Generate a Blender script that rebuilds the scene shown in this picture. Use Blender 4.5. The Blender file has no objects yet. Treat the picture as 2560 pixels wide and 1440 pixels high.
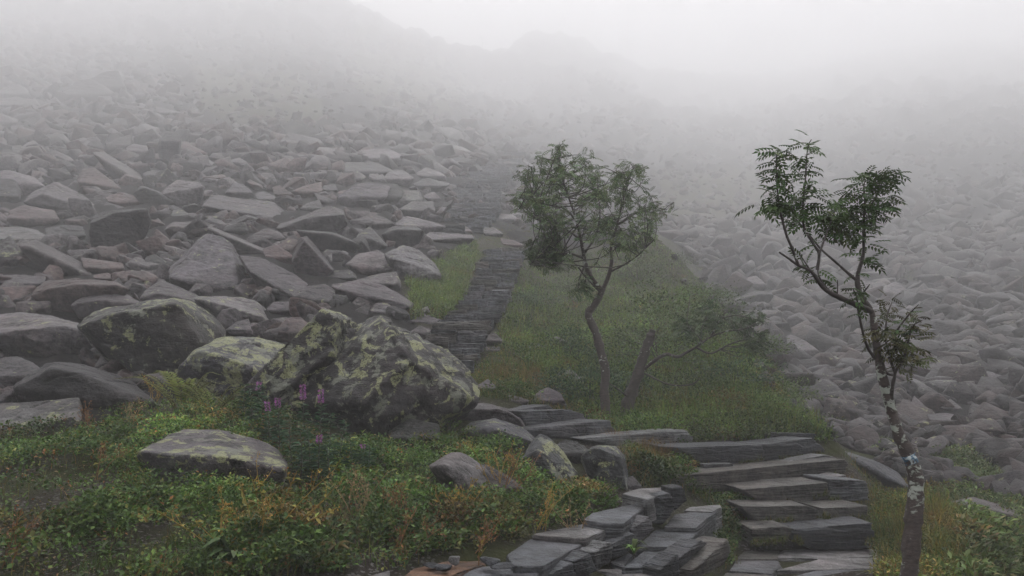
import bpy, bmesh, math, random
import numpy as np
from mathutils import Vector
rng = np.random.default_rng(7)
random.seed(7)
scene = bpy.context.scene
COL = scene.collection
# ------------------------------------------------------------------ camera geometry
F = 1898.0
TH = math.atan(240.0 / F)
EYE = np.array([0.0, 0.0, 1.6])
CT, ST = math.cos(TH), math.sin(TH)

def rays(u, v):
    a = (np.asarray(u, float) - 1280.0) / F
    b = (720.0 - np.asarray(v, float)) / F
    return np.stack([a, CT - b * ST, ST + b * CT], -1)

def P(u, v, d):
    r = rays(u, v)
    return EYE + r * (np.asarray(d, float) / r[..., 1])[..., None]

def proj(p):
    q = np.asarray(p, float) - EYE
    fw = q[..., 1] * CT + q[..., 2] * ST
    up = -q[..., 1] * ST + q[..., 2] * CT
    fw = np.where(fw < 1e-3, 1e-3, fw)
    return 1280 + F * q[..., 0] / fw, 720 - F * up / fw

def inpoly(u, v, poly):
    u = np.asarray(u, float); v = np.asarray(v, float)
    r = np.zeros(u.shape, bool)
    n = len(poly)
    for i in range(n):
        x1, y1 = poly[i]; x2, y2 = poly[(i + 1) % n]
        c = ((y1 > v) != (y2 > v))
        with np.errstate(divide='ignore', invalid='ignore'):
            xi = (x2 - x1) * (v - y1) / (y2 - y1 + 1e-12) + x1
        r ^= c & (u < xi)
    return r

# ------------------------------------------------------------------ noise
_perm = np.random.default_rng(3).permutation(256)
_perm = np.concatenate([_perm, _perm, _perm])
_grad = np.random.default_rng(4).normal(size=(256, 3))
_grad /= np.linalg.norm(_grad, axis=1)[:, None]

def noise3(p):
    p = np.asarray(p, float)
    i = np.floor(p).astype(int); f = p - i
    i &= 255
    w = f * f * f * (f * (f * 6 - 15) + 10)
    def g(dx, dy, dz):
        h = _perm[_perm[_perm[(i[..., 0] + dx) & 255] + ((i[..., 1] + dy) & 255)] + ((i[..., 2] + dz) & 255)]
        gr = _grad[h]
        return gr[..., 0] * (f[..., 0] - dx) + gr[..., 1] * (f[..., 1] - dy) + gr[..., 2] * (f[..., 2] - dz)
    def L(a, b, t): return a + (b - a) * t
    x0 = L(L(g(0,0,0), g(1,0,0), w[..., 0]), L(g(0,1,0), g(1,1,0), w[..., 0]), w[..., 1])
    x1 = L(L(g(0,0,1), g(1,0,1), w[..., 0]), L(g(0,1,1), g(1,1,1), w[..., 0]), w[..., 1])
    return L(x0, x1, w[..., 2]) * 1.6

def fbm(p, o=4, gain=0.5):
    s = 0; a = 1.0; p = np.asarray(p, float)
    for k in range(o):
        s = s + a * noise3(p + 17.3 * k); p = p * 2.03; a *= gain
    return s

# ------------------------------------------------------------------ terrain: slope ratio interpolated over (azimuth, log distance)
_cols = {
 -420: [(1440,3.9),(1250,5.3),(1100,7.5),(1000,9.5),(880,12),(760,14.5),(650,18),(550,24),(450,32),(350,45),(250,62),(150,85),(50,112),(-60,150)],
 0:    [(1440,4.1),(1250,5.3),(1110,7.4),(1000,9.5),(880,12),(760,14.5),(650,18),(550,24),(450,32),(350,45),(250,62),(150,85),(50,112),(-60,150)],
 330:  [(1440,4.2),(1250,5.5),(1060,7.6),(980,9.3),(880,11.8),(760,14.5),(650,18),(550,23.5),(450,31.5),(350,44),(250,62),(150,86),(50,112),(-50,145)],
 640:  [(1440,4.4),(1260,5.7),(1100,7.3),(1000,9.2),(880,11.6),(760,14.5),(650,18),(550,23),(450,31),(350,44),(250,62),(150,88),(50,112),(-30,135)],
 900:  [(1440,4.7),(1300,5.8),(1130,7.4),(1040,9.2),(920,11.6),(840,13),(760,15.2),(650,18.6),(550,24),(450,32),(350,46),(250,66),(150,92),(20,118),(60,150)],
 1060: [(1440,4.9),(1310,5.9),(1150,7.4),(1060,9),(940,11.4),(880,12.8),(770,15.5),(650,19.4),(550,25),(450,34),(350,49),(250,71),(160,95),(85,120),(140,150)],
 1230: [(1440,5.0),(1330,5.8),(1180,7.3),(1080,8.9),(1000,10.4),(940,12),(890,13.2),(760,16.6),(640,20.6),(550,26),(450,36),(380,48),(300,66),(230,90),(168,122),(210,160)],
 1400: [(1440,5.2),(1330,6.1),(1210,7.3),(1110,9),(1020,10.9),(920,13.2),(800,16.6),(700,20.5),(600,26.5),(500,37),(400,53),(300,72),(200,93),(85,118),(140,150)],
 1520: [(1440,5.5),(1330,6.5),(1220,7.6),(1120,9.2),(1050,11),(950,13),(850,15.5),(750,18.3),(660,21.5),(590,26),(500,38),(400,54),(300,72),(200,94),(135,116),(180,150)],
 1640: [(1440,5.9),(1330,6.9),(1180,8.5),(1090,10.2),(1010,11.8),(920,13.6),(820,16.2),(740,18.4),(650,21.2),(598,23),(640,27),(590,32),(545,38),(450,50),(350,66),(250,86),(172,112),(220,150)],
 1780: [(1440,6.0),(1395,7.1),(1205,8.7),(1095,10.2),(1012,11.6),(930,13.2),(850,15.2),(770,17.2),(740,18.2),(800,21),(770,25),(700,30),(600,38),(500,49),(400,62),(300,78),(200,105),(250,150)],
 1900: [(1440,6.1),(1400,7.2),(1232,8.6),(1110,10),(1030,11.3),(950,12.8),(890,14.2),(930,17),(900,20),(800,26),(700,32),(600,40),(500,50),(400,63),(300,79),(205,105),(250,150)],
 2040: [(1440,6.1),(1400,7.2),(1232,8.6),(1115,9.8),(1060,10.6),(1110,13),(1050,15.5),(950,20),(850,24.5),(750,29.5),(650,36),(550,44),(450,55),(350,69),(250,88),(200,105),(240,150)],
 2250: [(1440,5.6),(1330,6.8),(1230,7.9),(1300,9.8),(1240,11.5),(1130,14),(1000,18),(900,22),(800,27),(700,33),(600,40),(500,50),(400,61),(300,76),(200,96),(110,130),(20,165)],
 2400: [(1440,6.2),(1350,7.4),(1290,8.3),(1330,9.8),(1250,11.5),(1130,14),(1000,18),(900,22),(800,26.5),(700,32),(600,39),(500,48),(400,59),(300,73),(200,92),(80,130),(-60,170)],
 2560: [(1440,7.2),(1400,8.2),(1350,9.4),(1270,11.2),(1130,14),(1000,17.5),(900,21.5),(800,26),(700,31),(600,38),(500,46),(400,57),(300,71),(200,88),(60,130),(-120,175)],
 2950: [(1440,7.2),(1400,8.2),(1350,9.4),(1270,11.2),(1130,14),(1000,17.5),(900,21.5),(800,26),(700,31),(600,38),(500,46),(400,57),(300,71),(200,88),(60,130),(-120,175)],
}
SU, SV = 3.0, 1.0
def _key(a, d): return np.stack([np.asarray(a) * SU, np.log(np.asarray(d) + 2.0) * 2.0 * SV], -1)
def far(d, e=1.66):
    """stretch of the traced depth estimates beyond the knoll"""
    return d if d < 15 else 15 * (d / 15) ** e
_ck = []; _cv = []
_cols[1290] = [(128,119)]; _cols[1326] = [(93,118)]; _cols[1455] = [(92,118)]; _cols[1500] = [(124,117)]; _cols[1270] = [(168,122)]; _cols[1205] = [(163,122),(215,160)]; _cols[1250] = [(170,122)]; _cols[1390] = [(78,118)]; _cols[1545] = [(164,115)]; _cols[1120] = [(120,118)]; _cols[960] = [(40,118)]
for u, lst in _cols.items():
    for v, d in lst:
        if 1600 <= u < 2200 and d > 50: d = 50 * (d / 50) ** 1.2
        if u >= 2200 and d > 70: d = 70 * (d / 70) ** 1.4
        d = far(d, float(np.interp(u, [640, 1230, 1640, 2250], [1.5, 1.74, 1.74, 1.66])))
        p = P(u, v, d); _ck.append((p[0] / p[1], d)); _cv.append((p[2] - 1.6) / (d + 3.0))
for a in (-0.95, -0.6, -0.3, 0, 0.3, 0.6, 0.95):
    for d in (0.2, 1.0, 2.2):
        h = -1.6 + (0.25 * min(1, d / 2.2) if a < 0 else -0.1 * min(1, d / 2.2))
        _ck.append((a, d)); _cv.append(h / (d + 3.0))
_ck = np.array(_ck); _cv = np.array(_cv)
_K = _key(_ck[:, 0], _ck[:, 1])
def _phi(r): return r * r * np.log(r + 1e-9)
_n = len(_K)
_A = _phi(np.linalg.norm(_K[:, None] - _K[None], axis=2)) + np.eye(_n) * 0.00015
_Pm = np.concatenate([np.ones((_n, 1)), _K], 1)
_M = np.block([[_A, _Pm], [_Pm.T, np.zeros((3, 3))]])
_W = np.linalg.solve(_M, np.concatenate([_cv, np.zeros(3)]))
_ga = np.linspace(-1.0, 1.0, 401); _gl = np.linspace(math.log(2.2), math.log(1150.0), 660)
_GA, _GL = np.meshgrid(_ga, _gl, indexing='ij')
_q = np.stack([_GA.ravel() * SU, _GL.ravel() * 2.0], -1)
_tab = np.empty(len(_q))
for i in range(0, len(_q), 20000):
    qq = _q[i:i + 20000]
    _tab[i:i + 20000] = _phi(np.linalg.norm(qq[:, None] - _K[None], axis=2)) @ _W[:_n] + _W[_n] + qq @ _W[_n + 1:]
_tab = _tab.reshape(_GA.shape)

def _ratio(a, d):
    fa = np.clip((a + 1.0) / 2.0 * 400, 0, 399.999); fl = np.clip((np.log(d + 2.0) - _gl[0]) / (_gl[-1] - _gl[0]) * 659, 0, 658.999)
    i = fa.astype(int); j = fl.astype(int); x = fa - i; y = fl - j
    return (_tab[i, j] * (1 - x) + _tab[i + 1, j] * x) * (1 - y) + (_tab[i, j + 1] * (1 - x) + _tab[i + 1, j + 1] * x) * y

def ground(x, y):
    """smooth ground height at world x, y"""
    x = np.asarray(x, float); y = np.asarray(y, float)
    ang = np.arctan2(x, y); r = np.hypot(x, y)
    am = math.radians(43)
    aa = np.clip(ang, -am, am)
    d = np.maximum(r * np.cos(aa), 0.2)
    h = _ratio(np.tan(aa), d) * (d + 3.0)
    w = np.clip((np.abs(ang) - math.radians(75)) / math.radians(60), 0, 1); w = w * w * (3 - 2 * w)
    z = 1.6 + h * (1 - w) + (-1.75) * w
    for cx, cy, cz, cr in CAPS:
        z = np.minimum(z, cz + 0.7 * np.maximum(0, np.hypot(x - cx, y - cy) - cr))
    return z
CAPS = []
for _us, _v0, _v1, _d0, _d1, _r in (((1830, 1900, 1990, 2080, 2160), 1425, 1425, 6.45, 6.5, .28), ((1860, 1930, 2010, 2090, 2150), 1392, 1388, 6.95, 7.0, .28), ((1880, 1960, 2040, 2120, 2175), 1361, 1359, 7.45, 7.5, .2), ((1890, 1960, 2040, 2110, 2165), 1308, 1304, 7.95, 8.0, .22),
                             ((1870, 1950, 2030, 2110, 2160), 1256, 1252, 8.35, 8.55, .22), ((1850, 1920, 1990, 2060, 2110), 1220, 1184, 8.7, 9.4, .25), ((1740, 1820, 1900, 1980, 2050), 1170, 1150, 9.1, 9.9, .25), ((1630, 1700, 1770), 1345, 1330, 6.1, 6.5, .2), ((1560, 1640, 1720), 1400, 1390, 5.7, 5.9, .2), ((1700, 1760, 1800), 1400, 1400, 6.3, 6.5, .2)):
    for _i, _u in enumerate(_us):
        _f = _i / (len(_us) - 1); _p = P(_u, _v0 + (_v1 - _v0) * _f, _d0 + (_d1 - _d0) * _f); CAPS.append((_p[0], _p[1], _p[2] - .11, _r))

# depth of the ground along a grid of view rays, used to find where a thing stands
_du = np.linspace(-300, 2860, 159); _dv = np.linspace(-60, 1560, 163)
_DU, _DV = np.meshgrid(_du, _dv, indexing='ij')
_steps = np.exp(np.linspace(math.log(2.5), math.log(820), 620))
_R = rays(_DU.ravel(), _DV.ravel()); _R = _R / _R[:, 1:2]
_hit = np.full(len(_R), 820.0); _done = np.zeros(len(_R), bool); _pg = None
for s in _steps:
    z = 1.6 + _R[:, 2] * s
    g = z - ground(_R[:, 0] * s, np.full(len(_R), s))
    if _pg is not None:
        nw = (g <= 0) & ~_done
        t = _pg[nw] / (_pg[nw] - g[nw] + 1e-9)
        _hit[nw] = ps + (s - ps) * np.clip(t, 0, 1); _done |= nw
    _pg = g; ps = s
_hit = _hit.reshape(_DU.shape)

def depth(u, v):
    u = np.asarray(u, float); v = np.asarray(v, float)
    i = np.clip(np.rint((u - _du[0]) / (_du[1] - _du[0])).astype(int), 0, len(_du) - 1)
    fv = np.clip((v - _dv[0]) / (_dv[1] - _dv[0]), 0, len(_dv) - 1.001)
    j = fv.astype(int); y = fv - j
    a, b = _hit[i, j], _hit[i, j + 1]
    return np.where(np.abs(a - b) > 0.25 * np.minimum(a, b), b, a * (1 - y) + b * y)

# ------------------------------------------------------------------ object helpers
def tag(o, label=None, cat=None, group=None, kind=None):
    if label: o['label'] = label
    if cat: o['category'] = cat
    if group: o['group'] = group
    if kind: o['kind'] = kind
    return o

def mesh(name, V, faces, mat=None, smooth=True, col=None):
    """faces: list of int arrays (n,3) or (n,4)"""
    me = bpy.data.meshes.new(name)
    V = np.asarray(V, np.float32)
    if not isinstance(faces, (list, tuple)): faces = [faces]
    faces = [np.asarray(f, np.int32) for f in faces if len(f)]
    idx = np.concatenate([f.ravel() for f in faces])
    tot = np.concatenate([np.full(len(f), f.shape[1], np.int32) for f in faces])
    st = np.concatenate([[0], np.cumsum(tot)[:-1]]).astype(np.int32)
    me.vertices.add(len(V)); me.vertices.foreach_set('co', V.ravel())
    me.loops.add(len(idx)); me.loops.foreach_set('vertex_index', idx)
    me.polygons.add(len(tot)); me.polygons.foreach_set('loop_start', st)
    try: me.polygons.foreach_set('loop_total', tot)
    except Exception: pass
    if smooth: me.polygons.foreach_set('use_smooth', np.ones(len(tot), bool))
    if col is not None:
        at = me.color_attributes.new('Col', 'FLOAT_COLOR', 'POINT')
        c = np.ones((len(V), 4), np.float32); c[:, :col.shape[1]] = col
        at.data.foreach_set('color', c.ravel())
    me.update(calc_edges=True)
    if mat: me.materials.append(mat)
    return me

def link(name, me, loc=(0, 0, 0), parent=None):
    o = bpy.data.objects.new(name, me); COL.objects.link(o)
    if parent: o.parent = parent
    else: o.location = tuple(loc)
    return o

def empty(name, loc, label, cat, group=None):
    o = bpy.data.objects.new(name, None); COL.objects.link(o); o.location = tuple(loc); o.empty_display_size = 0.1
    return tag(o, label, cat, group)

# ------------------------------------------------------------------ materials
def nmat(name):
    m = bpy.data.materials.new(name); m.use_nodes = True
    nt = m.node_tree
    return m, nt, nt.nodes['Principled BSDF']

class G:
    """tiny node-graph writer"""
    def __init__(s, nt): s.nt = nt
    def n(s, t, ins=None, **kw):
        nd = s.nt.nodes.new(t)
        for k, v in kw.items(): setattr(nd, k, v)
        for k, v in (ins or {}).items(): s.put(nd, k, v)
        return nd
    def put(s, nd, k, v):
        if hasattr(v, 'is_linked') or v.__class__.__name__.startswith('NodeSocket'): s.nt.links.new(v, nd.inputs[k])
        elif isinstance(v, bpy.types.Node): s.nt.links.new(v.outputs[0], nd.inputs[k])
        else: nd.inputs[k].default_value = v
    def noise(s, vec, scale, det=4, rough=0.55, dist=0.0):
        return s.n('ShaderNodeTexNoise', {'Vector': vec, 'Scale': scale, 'Detail': det, 'Roughness': rough, 'Distortion': dist}).outputs['Fac']
    def math(s, op, a, b=0.0, clamp=False):
        return s.n('ShaderNodeMath', {0: a, 1: b}, operation=op, use_clamp=clamp).outputs[0]
    def ramp(s, x, lo, hi, a=0.0, b=1.0):
        return s.n('ShaderNodeMapRange', {'Value': x, 'From Min': lo, 'From Max': hi, 'To Min': a, 'To Max': b}, clamp=True).outputs[0]
    def mix(s, f, a, b, mode='MIX'):
        nd = s.n('ShaderNodeMix', data_type='RGBA', blend_type=mode)
        for k, v in ((0, f), (6, a), (7, b)):
            if isinstance(v, tuple) and len(v) == 3: v = v + (1,)
            s.put(nd, k, v)
        return nd.outputs[2]
    def mul(s, c, f):   # colour times scalar
        return s.n('ShaderNodeVectorMath', {0: c, 'Scale': f}, operation='SCALE').outputs[0]
    def bump(s, h, st, dist, nrm=None):
        d = {'Height': h, 'Strength': st, 'Distance': dist}
        if nrm is not None: d['Normal'] = nrm
        return s.n('ShaderNodeBump', d).outputs[0]

def rock_material(name, from_attr=False, slab=False):
    m, nt, bs = nmat(name); g = G(nt)
    oi = g.n('ShaderNodeObjectInfo')
    tc = g.n('ShaderNodeTexCoord').outputs['Object']
    if from_attr:
        base = g.n('ShaderNodeAttribute', attribute_name='Col').outputs['Color']
        vec = tc; lich = 0.35
    else:
        base = oi.outputs['Color']; lich = oi.outputs['Alpha']
        off = g.n('ShaderNodeVectorMath', {0: g.n('ShaderNodeCombineXYZ', {0: oi.outputs['Random'], 1: g.math('MULTIPLY', oi.outputs['Random'], 7.3), 2: g.math('MULTIPLY', oi.outputs['Random'], 3.1)}).outputs[0], 'Scale': 37.0}, operation='SCALE').outputs[0]
        vec = g.n('ShaderNodeVectorMath', {0: tc, 1: off}, operation='ADD').outputs[0]
    big = g.noise(vec, 1.7, 5, 0.6)
    mid = g.noise(vec, 9.0, 6, 0.65)
    fine = g.noise(vec, 70.0, 4, 0.7)
    strat = g.n('ShaderNodeMapping', {'Vector': vec, 'Scale': (1.5, 1.5, 34.0) if slab else (3.0, 1.2, 14.0), 'Rotation': (0.05, 0.08, 0) if slab else (0.5, 0.35, 0.2)}).outputs[0]
    st = g.noise(strat, 1.6 if slab else 1.0, 6, 0.6, 0.4)
    v = g.math('ADD', g.ramp(big, 0.3, 0.7, 0.5, 1.3), g.ramp(mid, 0.32, 0.68, -0.55, 0.55))
    v = g.math('ADD', v, g.ramp(fine, 0.3, 0.7, -0.3, 0.3))
    v = g.math('ADD', v, g.ramp(st, 0.3, 0.7, -0.5 if slab else -0.2, 0.5 if slab else 0.2))
    c = g.mul(base, v)
    # rust / purple tone drift
    tone = g.ramp(g.noise(vec, 0.9, 3), 0.45, 0.7)
    c = g.mix(g.math('MULTIPLY', tone, 0.35), c, g.mix(1.0, c, (1.25, 0.92, 0.85), 'MULTIPLY'))
    # dark crustose patches
    dk = g.ramp(g.noise(vec, 4.2, 7, 0.72), 0.54, 0.6)
    c = g.mix(g.math('MULTIPLY', dk, 0.75), c, g.mul(c, 0.35))
    if not slab:
        up = g.n('ShaderNodeSeparateXYZ', {0: g.n('ShaderNodeNewGeometry').outputs['Normal']}).outputs[2]
        zone = g.math('ADD', g.math('MULTIPLY', g.math('SUBTRACT', g.noise(vec, 1.3, 3, 0.6), 0.5), 0.5), g.math('MULTIPLY', up, 0.03))
        # grey-green crust lichen
        l1 = g.math('ADD', g.noise(vec, 4.5, 10, 0.74, 0.2), g.math('MULTIPLY', zone, 0.6))
        m1 = g.math('MULTIPLY', g.math('SUBTRACT', l1, g.math('SUBTRACT', 0.70, g.math('MULTIPLY', lich, 0.175))), 45.0, True)
        c = g.mix(g.math('MULTIPLY', m1, 0.7), c, g.mix(fine, (0.09, 0.10, 0.075), (0.26, 0.27, 0.22)))
        # yellow-green map lichen, ragged blotches and specks
        l2 = g.math('ADD', g.noise(g.n('ShaderNodeVectorMath', {0: vec, 1: (9.1, 4.7, 2.2)}, operation='ADD').outputs[0], 5.5, 9, 0.68, 0.5), g.math('MULTIPLY', zone, 0.75))
        m2 = g.math('MULTIPLY', g.math('SUBTRACT', l2, g.math('SUBTRACT', 0.735, g.math('MULTIPLY', lich, 0.21))), 50.0, True)
        m2 = g.math('MULTIPLY', m2, g.ramp(g.noise(vec, 48.0, 4, 0.75), 0.38, 0.5))
        c = g.mix(g.math('MULTIPLY', m2, 0.85), c, g.mix(mid, (0.15, 0.165, 0.075), (0.36, 0.37, 0.20)))
    g.put(bs, 'Base Color', c)
    g.put(bs, 'Roughness', g.ramp(mid, 0.3, 0.7, 0.4, 0.7))
    g.put(bs, 'Specular IOR Level', 0.42 if slab else 0.26)
    h = g.math('ADD', g.math('MULTIPLY', mid, 0.6), g.math('MULTIPLY', fine, 0.14))
    h = g.math('ADD', h, g.math('MULTIPLY', st, 0.9 if slab else 0.35))
    g.put(bs, 'Normal', g.bump(h, 1.0, 0.1))
    return m

ROCK = rock_material('rock'); SLATE = rock_material('slate', slab=True); RUBBLE = rock_material('rubble_rock', from_attr=True)

def leaf_material(name, rough=0.5, trans=0.22):
    m, nt, bs = nmat(name); g = G(nt)
    c = g.n('ShaderNodeAttribute', attribute_name='Col').outputs['Color']
    g.put(bs, 'Base Color', c); bs.inputs['Roughness'].default_value = rough
    bs.inputs['Specular IOR Level'].default_value = 0.18
    tr = g.n('ShaderNodeBsdfTranslucent', {'Color': c})
    mx = g.n('ShaderNodeMixShader', {0: trans, 1: bs.outputs[0], 2: tr.outputs[0]})
    nt.links.new(mx.outputs[0], nt.nodes['Material Output'].inputs['Surface'])
    return m
LEAF = leaf_material('leaf'); STRAW = leaf_material('straw', 0.7, 0.2)

def bark_material(name, c1, c2, lich):
    m, nt, bs = nmat(name); g = G(nt)
    tc = g.n('ShaderNodeTexCoord').outputs['Object']
    n1 = g.noise(g.n('ShaderNodeMapping', {'Vector': tc, 'Scale': (1, 1, 2.6)}).outputs[0], 22, 6, 0.65)
    c = g.mix(g.ramp(n1, 0.3, 0.7), c1, c2)
    fl = g.n('ShaderNodeMapping', {'Vector': tc, 'Scale': (1, 1, 1.5)}).outputs[0]
    lz = g.math('ADD', g.noise(fl, 15.0, 7, 0.6, 0.3), g.math('MULTIPLY', g.math('SUBTRACT', g.noise(tc, 2.6, 2), 0.5), 0.7))
    mk = g.math('MULTIPLY', g.math('SUBTRACT', lz, 0.74 - 0.22 * lich), 20.0, True)
    c = g.mix(mk, c, (0.32, 0.345, 0.30))
    g.put(bs, 'Base Color', c); bs.inputs['Roughness'].default_value = 0.65
    g.put(bs, 'Normal', g.bump(g.math('ADD', n1, g.math('MULTIPLY', mk, 0.5)), 0.8, 0.012))
    return m
BARK = bark_material('rowan_bark', (0.028, 0.02, 0.018), (0.075, 0.055, 0.048), 0.85)
BARKM = bark_material('mottled_bark', (0.026, 0.019, 0.017), (0.07, 0.053, 0.047), 0.5)
BARKD = bark_material('dark_bark', (0.022, 0.017, 0.015), (0.06, 0.048, 0.042), 0.22)

# ------------------------------------------------------------------ ground sheet
GREEN = [
 [(-900,1085),(0,1085),(180,1080),(330,1040),(400,1000),(560,990),(640,1000),(1130,1000),(1180,930),(1130,880),(1020,790),(1000,700),(1110,640),(1190,600),(1240,560),(1300,640),(1400,640),(1560,600),(1640,580),(1720,640),(1780,740),(1900,880),(2040,1060),(2250,1180),(2400,1270),(2560,1350),(2900,1400),(2900,1560),(-900,1560)],
 [(480,160),(760,190),(830,300),(640,330),(500,270)],
 [(1640,430),(1900,420),(1960,560),(1800,590),(1660,560)],
 [(900,40),(1100,110),(1180,200),(1100,330),(980,300),(860,200)],
]
def build_ground():
    th = np.concatenate([np.linspace(-180, -45, 50)[:-1], np.linspace(-45, 45, 420), np.linspace(45, 180, 50)[1:-1]])
    th = np.radians(th)
    r = np.concatenate([[0.15], np.exp(np.linspace(math.log(0.6), math.log(780.0), 460))])
    TT, RR = np.meshgrid(th, r, indexing='ij')
    X = RR * np.sin(TT); Y = RR * np.cos(TT)
    Z = ground(X, Y)
    p = np.stack([X, Y, Z], -1)
    u, v = proj(p)
    gm = np.zeros(u.shape)
    wob = fbm(np.stack([X * 0.8, Y * 0.8, Z * 0.8], -1), 3) * 14
    for poly in GREEN: gm = np.maximum(gm, inpoly(u + wob, v + wob, poly) * 1.0)
    gm[Y < 3.0] = 1.0
    amp = 0.045 + 0.12 * (1 - gm) + 0.012 * np.clip(RR - 20, 0, 100) * (1 - gm * 0.5)
    amp = np.minimum(amp, 1.4) + np.clip((RR - 170) / 60, 0, 3.2)
    Z = Z + amp * fbm(np.stack([X, Y, Z], -1) * (1.2 / (1 + 0.03 * RR))[..., None], 5)
    V = np.stack([X, Y, Z], -1).reshape(-1, 3)
    n, k = TT.shape
    I = np.arange(n * k).reshape(n, k)
    a = I; b = np.roll(I, -1, 0)
    Q = np.stack([a[:, :-1], a[:, 1:], b[:, 1:], b[:, :-1]], -1).reshape(-1, 4)
    col = np.zeros((len(V), 3)); col[:, 0] = gm.ravel()
    m, nt, bs = nmat('ground_soil'); g = G(nt)
    tc = g.n('ShaderNodeTexCoord').outputs['Object']
    at = g.n('ShaderNodeSeparateColor', {0: g.n('ShaderNodeAttribute', attribute_name='Col').outputs['Color']}).outputs[0]
    n1 = g.noise(tc, 1.4, 6, 0.65); n2 = g.noise(tc, 12, 6, 0.7); n3 = g.noise(tc, 90, 3, 0.7)
    soil = g.mix(n2, (0.012, 0.010, 0.009), (0.05, 0.04, 0.032))
    peb = g.n('ShaderNodeTexVoronoi', {'Vector': tc, 'Scale': 55.0})
    ph = g.n('ShaderNodeSeparateColor', {0: peb.outputs['Color']}).outputs[1]
    soil = g.mix(g.math('GREATER_THAN', ph, 0.86), soil, (0.12, 0.115, 0.11))
    moss = g.mix(n2, (0.013, 0.017, 0.006), (0.05, 0.058, 0.018))
    moss = g.mix(g.ramp(n3, 0.5, 0.75, 0, 0.5), moss, (0.07, 0.05, 0.02))
    green = g.mix(g.ramp(g.math('ADD', n1, g.math('MULTIPLY', n2, 0.35)), 0.58, 0.76), moss, soil)
    stone = g.mix(n2, (0.006, 0.006, 0.006), (0.024, 0.021, 0.021))
    stone = g.mix(g.ramp(n1, 0.62, 0.75, 0, 0.5), stone, (0.022, 0.025, 0.013))
    g.put(bs, 'Base Color', g.mix(at, stone, green)); bs.inputs['Roughness'].default_value = 0.9; bs.inputs['Specular IOR Level'].default_value = 0.12
    g.put(bs, 'Normal', g.bump(g.math('ADD', n2, g.math('MULTIPLY', n3, 0.4)), 1.0, 0.05))
    o = link('ground', mesh('ground', V, Q, m, True, col))
    tag(o, kind='structure')
build_ground()

# ------------------------------------------------------------------ rocks
_ico = {}
def ico(l):
    if l not in _ico:
        bm = bmesh.new(); bmesh.ops.create_icosphere(bm, subdivisions=l, radius=1.0)
        V = np.array([v.co[:] for v in bm.verts]); Fc = np.array([[v.index for v in f.verts] for f in bm.faces])
        bm.free(); V /= np.linalg.norm(V, axis=1)[:, None]
        _ico[l] = (V, Fc)
    return _ico[l]

def hull_planes(pts, tol=0.985):
    bm = bmesh.new()
    for p in pts: bm.verts.new(p)
    bmesh.ops.convex_hull(bm, input=bm.verts)
    c = np.mean(pts, 0); N = []; D = []; A = []
    for f in bm.faces:
        n = np.array(f.normal[:]); a = f.calc_area()
        if a < 1e-9: continue
        q = np.array(f.verts[0].co[:]) - c
        d = n @ q
        if d < 0: n, d = -n, -d
        N.append(n); D.append(d); A.append(a)
    bm.free()
    order = np.argsort(A)[::-1]; KN = []; KD = []
    for i in order:
        if all(N[i] @ k < tol for k in KN): KN.append(N[i]); KD.append(D[i])
        else:
            j = max(range(len(KN)), key=lambda q: N[i] @ KN[q]); KD[j] = max(KD[j], D[i])
    return c, np.array(KN), np.maximum(np.array(KD), 1e-3)

def rock_shape(N, D, ext, lvl, p, seed, rough=0.05, strata=0.0, sdir=(0.2, 0.1, 1.0)):
    V, Fc = ico(lvl)
    d = V * ext; d = d / np.linalg.norm(d, axis=1)[:, None]
    q = np.clip(d @ N.T / D, 0, None)
    qm = q.max(1)
    r = 1.0 / (qm * ((q / qm[:, None]) ** p).sum(1) ** (1.0 / p))
    pts = d * r[:, None]
    s = float(np.median(r))
    w = pts / s
    so = np.array([seed * 3.17 % 50, seed * 7.7 % 50, seed * 1.3 % 50])
    dsp = fbm(w * 1.3 + so, 3) * 0.9 + fbm(w * 4.0 + so, 4, 0.55) * 0.6 + fbm(w * 13.0 + so, 3, 0.6) * 0.22
    cr = np.abs(noise3(w * 1.1 + so * 2)); crack = np.clip(1 - cr / 0.05, 0, 1)
    dsp = dsp - crack * 1.1
    pts = pts + d * (dsp * rough * s)[:, None]
    if strata > 0:
        sd = np.array(sdir, float); sd /= np.linalg.norm(sd)
        t = (pts @ sd) / s * 5.0 + fbm(w * 0.9 + so, 2) * 0.8
        k = np.floor(t); fr = t - k
        hsh = np.modf(np.abs(np.sin(k * 12.9898 + seed) * 43758.5453))[0]
        ledge = (hsh - 0.5) * 2 * np.clip(np.minimum(fr, 1 - fr) * 8, 0, 1)
        nd = d - (d @ sd)[:, None] * sd
        pts = pts + nd * (ledge * strata * s)[:, None]
    return pts, Fc

ROCKS = []    # outlines already taken by placed rocks (pixels), with depth
def place_rock(name, parts, mat, label, cat, group, color, lich):
    """parts: list of (world verts, faces); one mesh, origin at its base"""
    V = np.concatenate([p[0] for p in parts]); off = 0; Fs = []
    for p in parts: Fs.append(p[1] + off); off += len(p[0])
    base = np.array([(V[:, 0].min() + V[:, 0].max()) / 2, (V[:, 1].min() + V[:, 1].max()) / 2, V[:, 2].min()])
    o = link(name, mesh(name, V - base, Fs, mat), base)
    o.color = (*color, lich)
    return tag(o, label, cat, group, 'thing')

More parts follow.
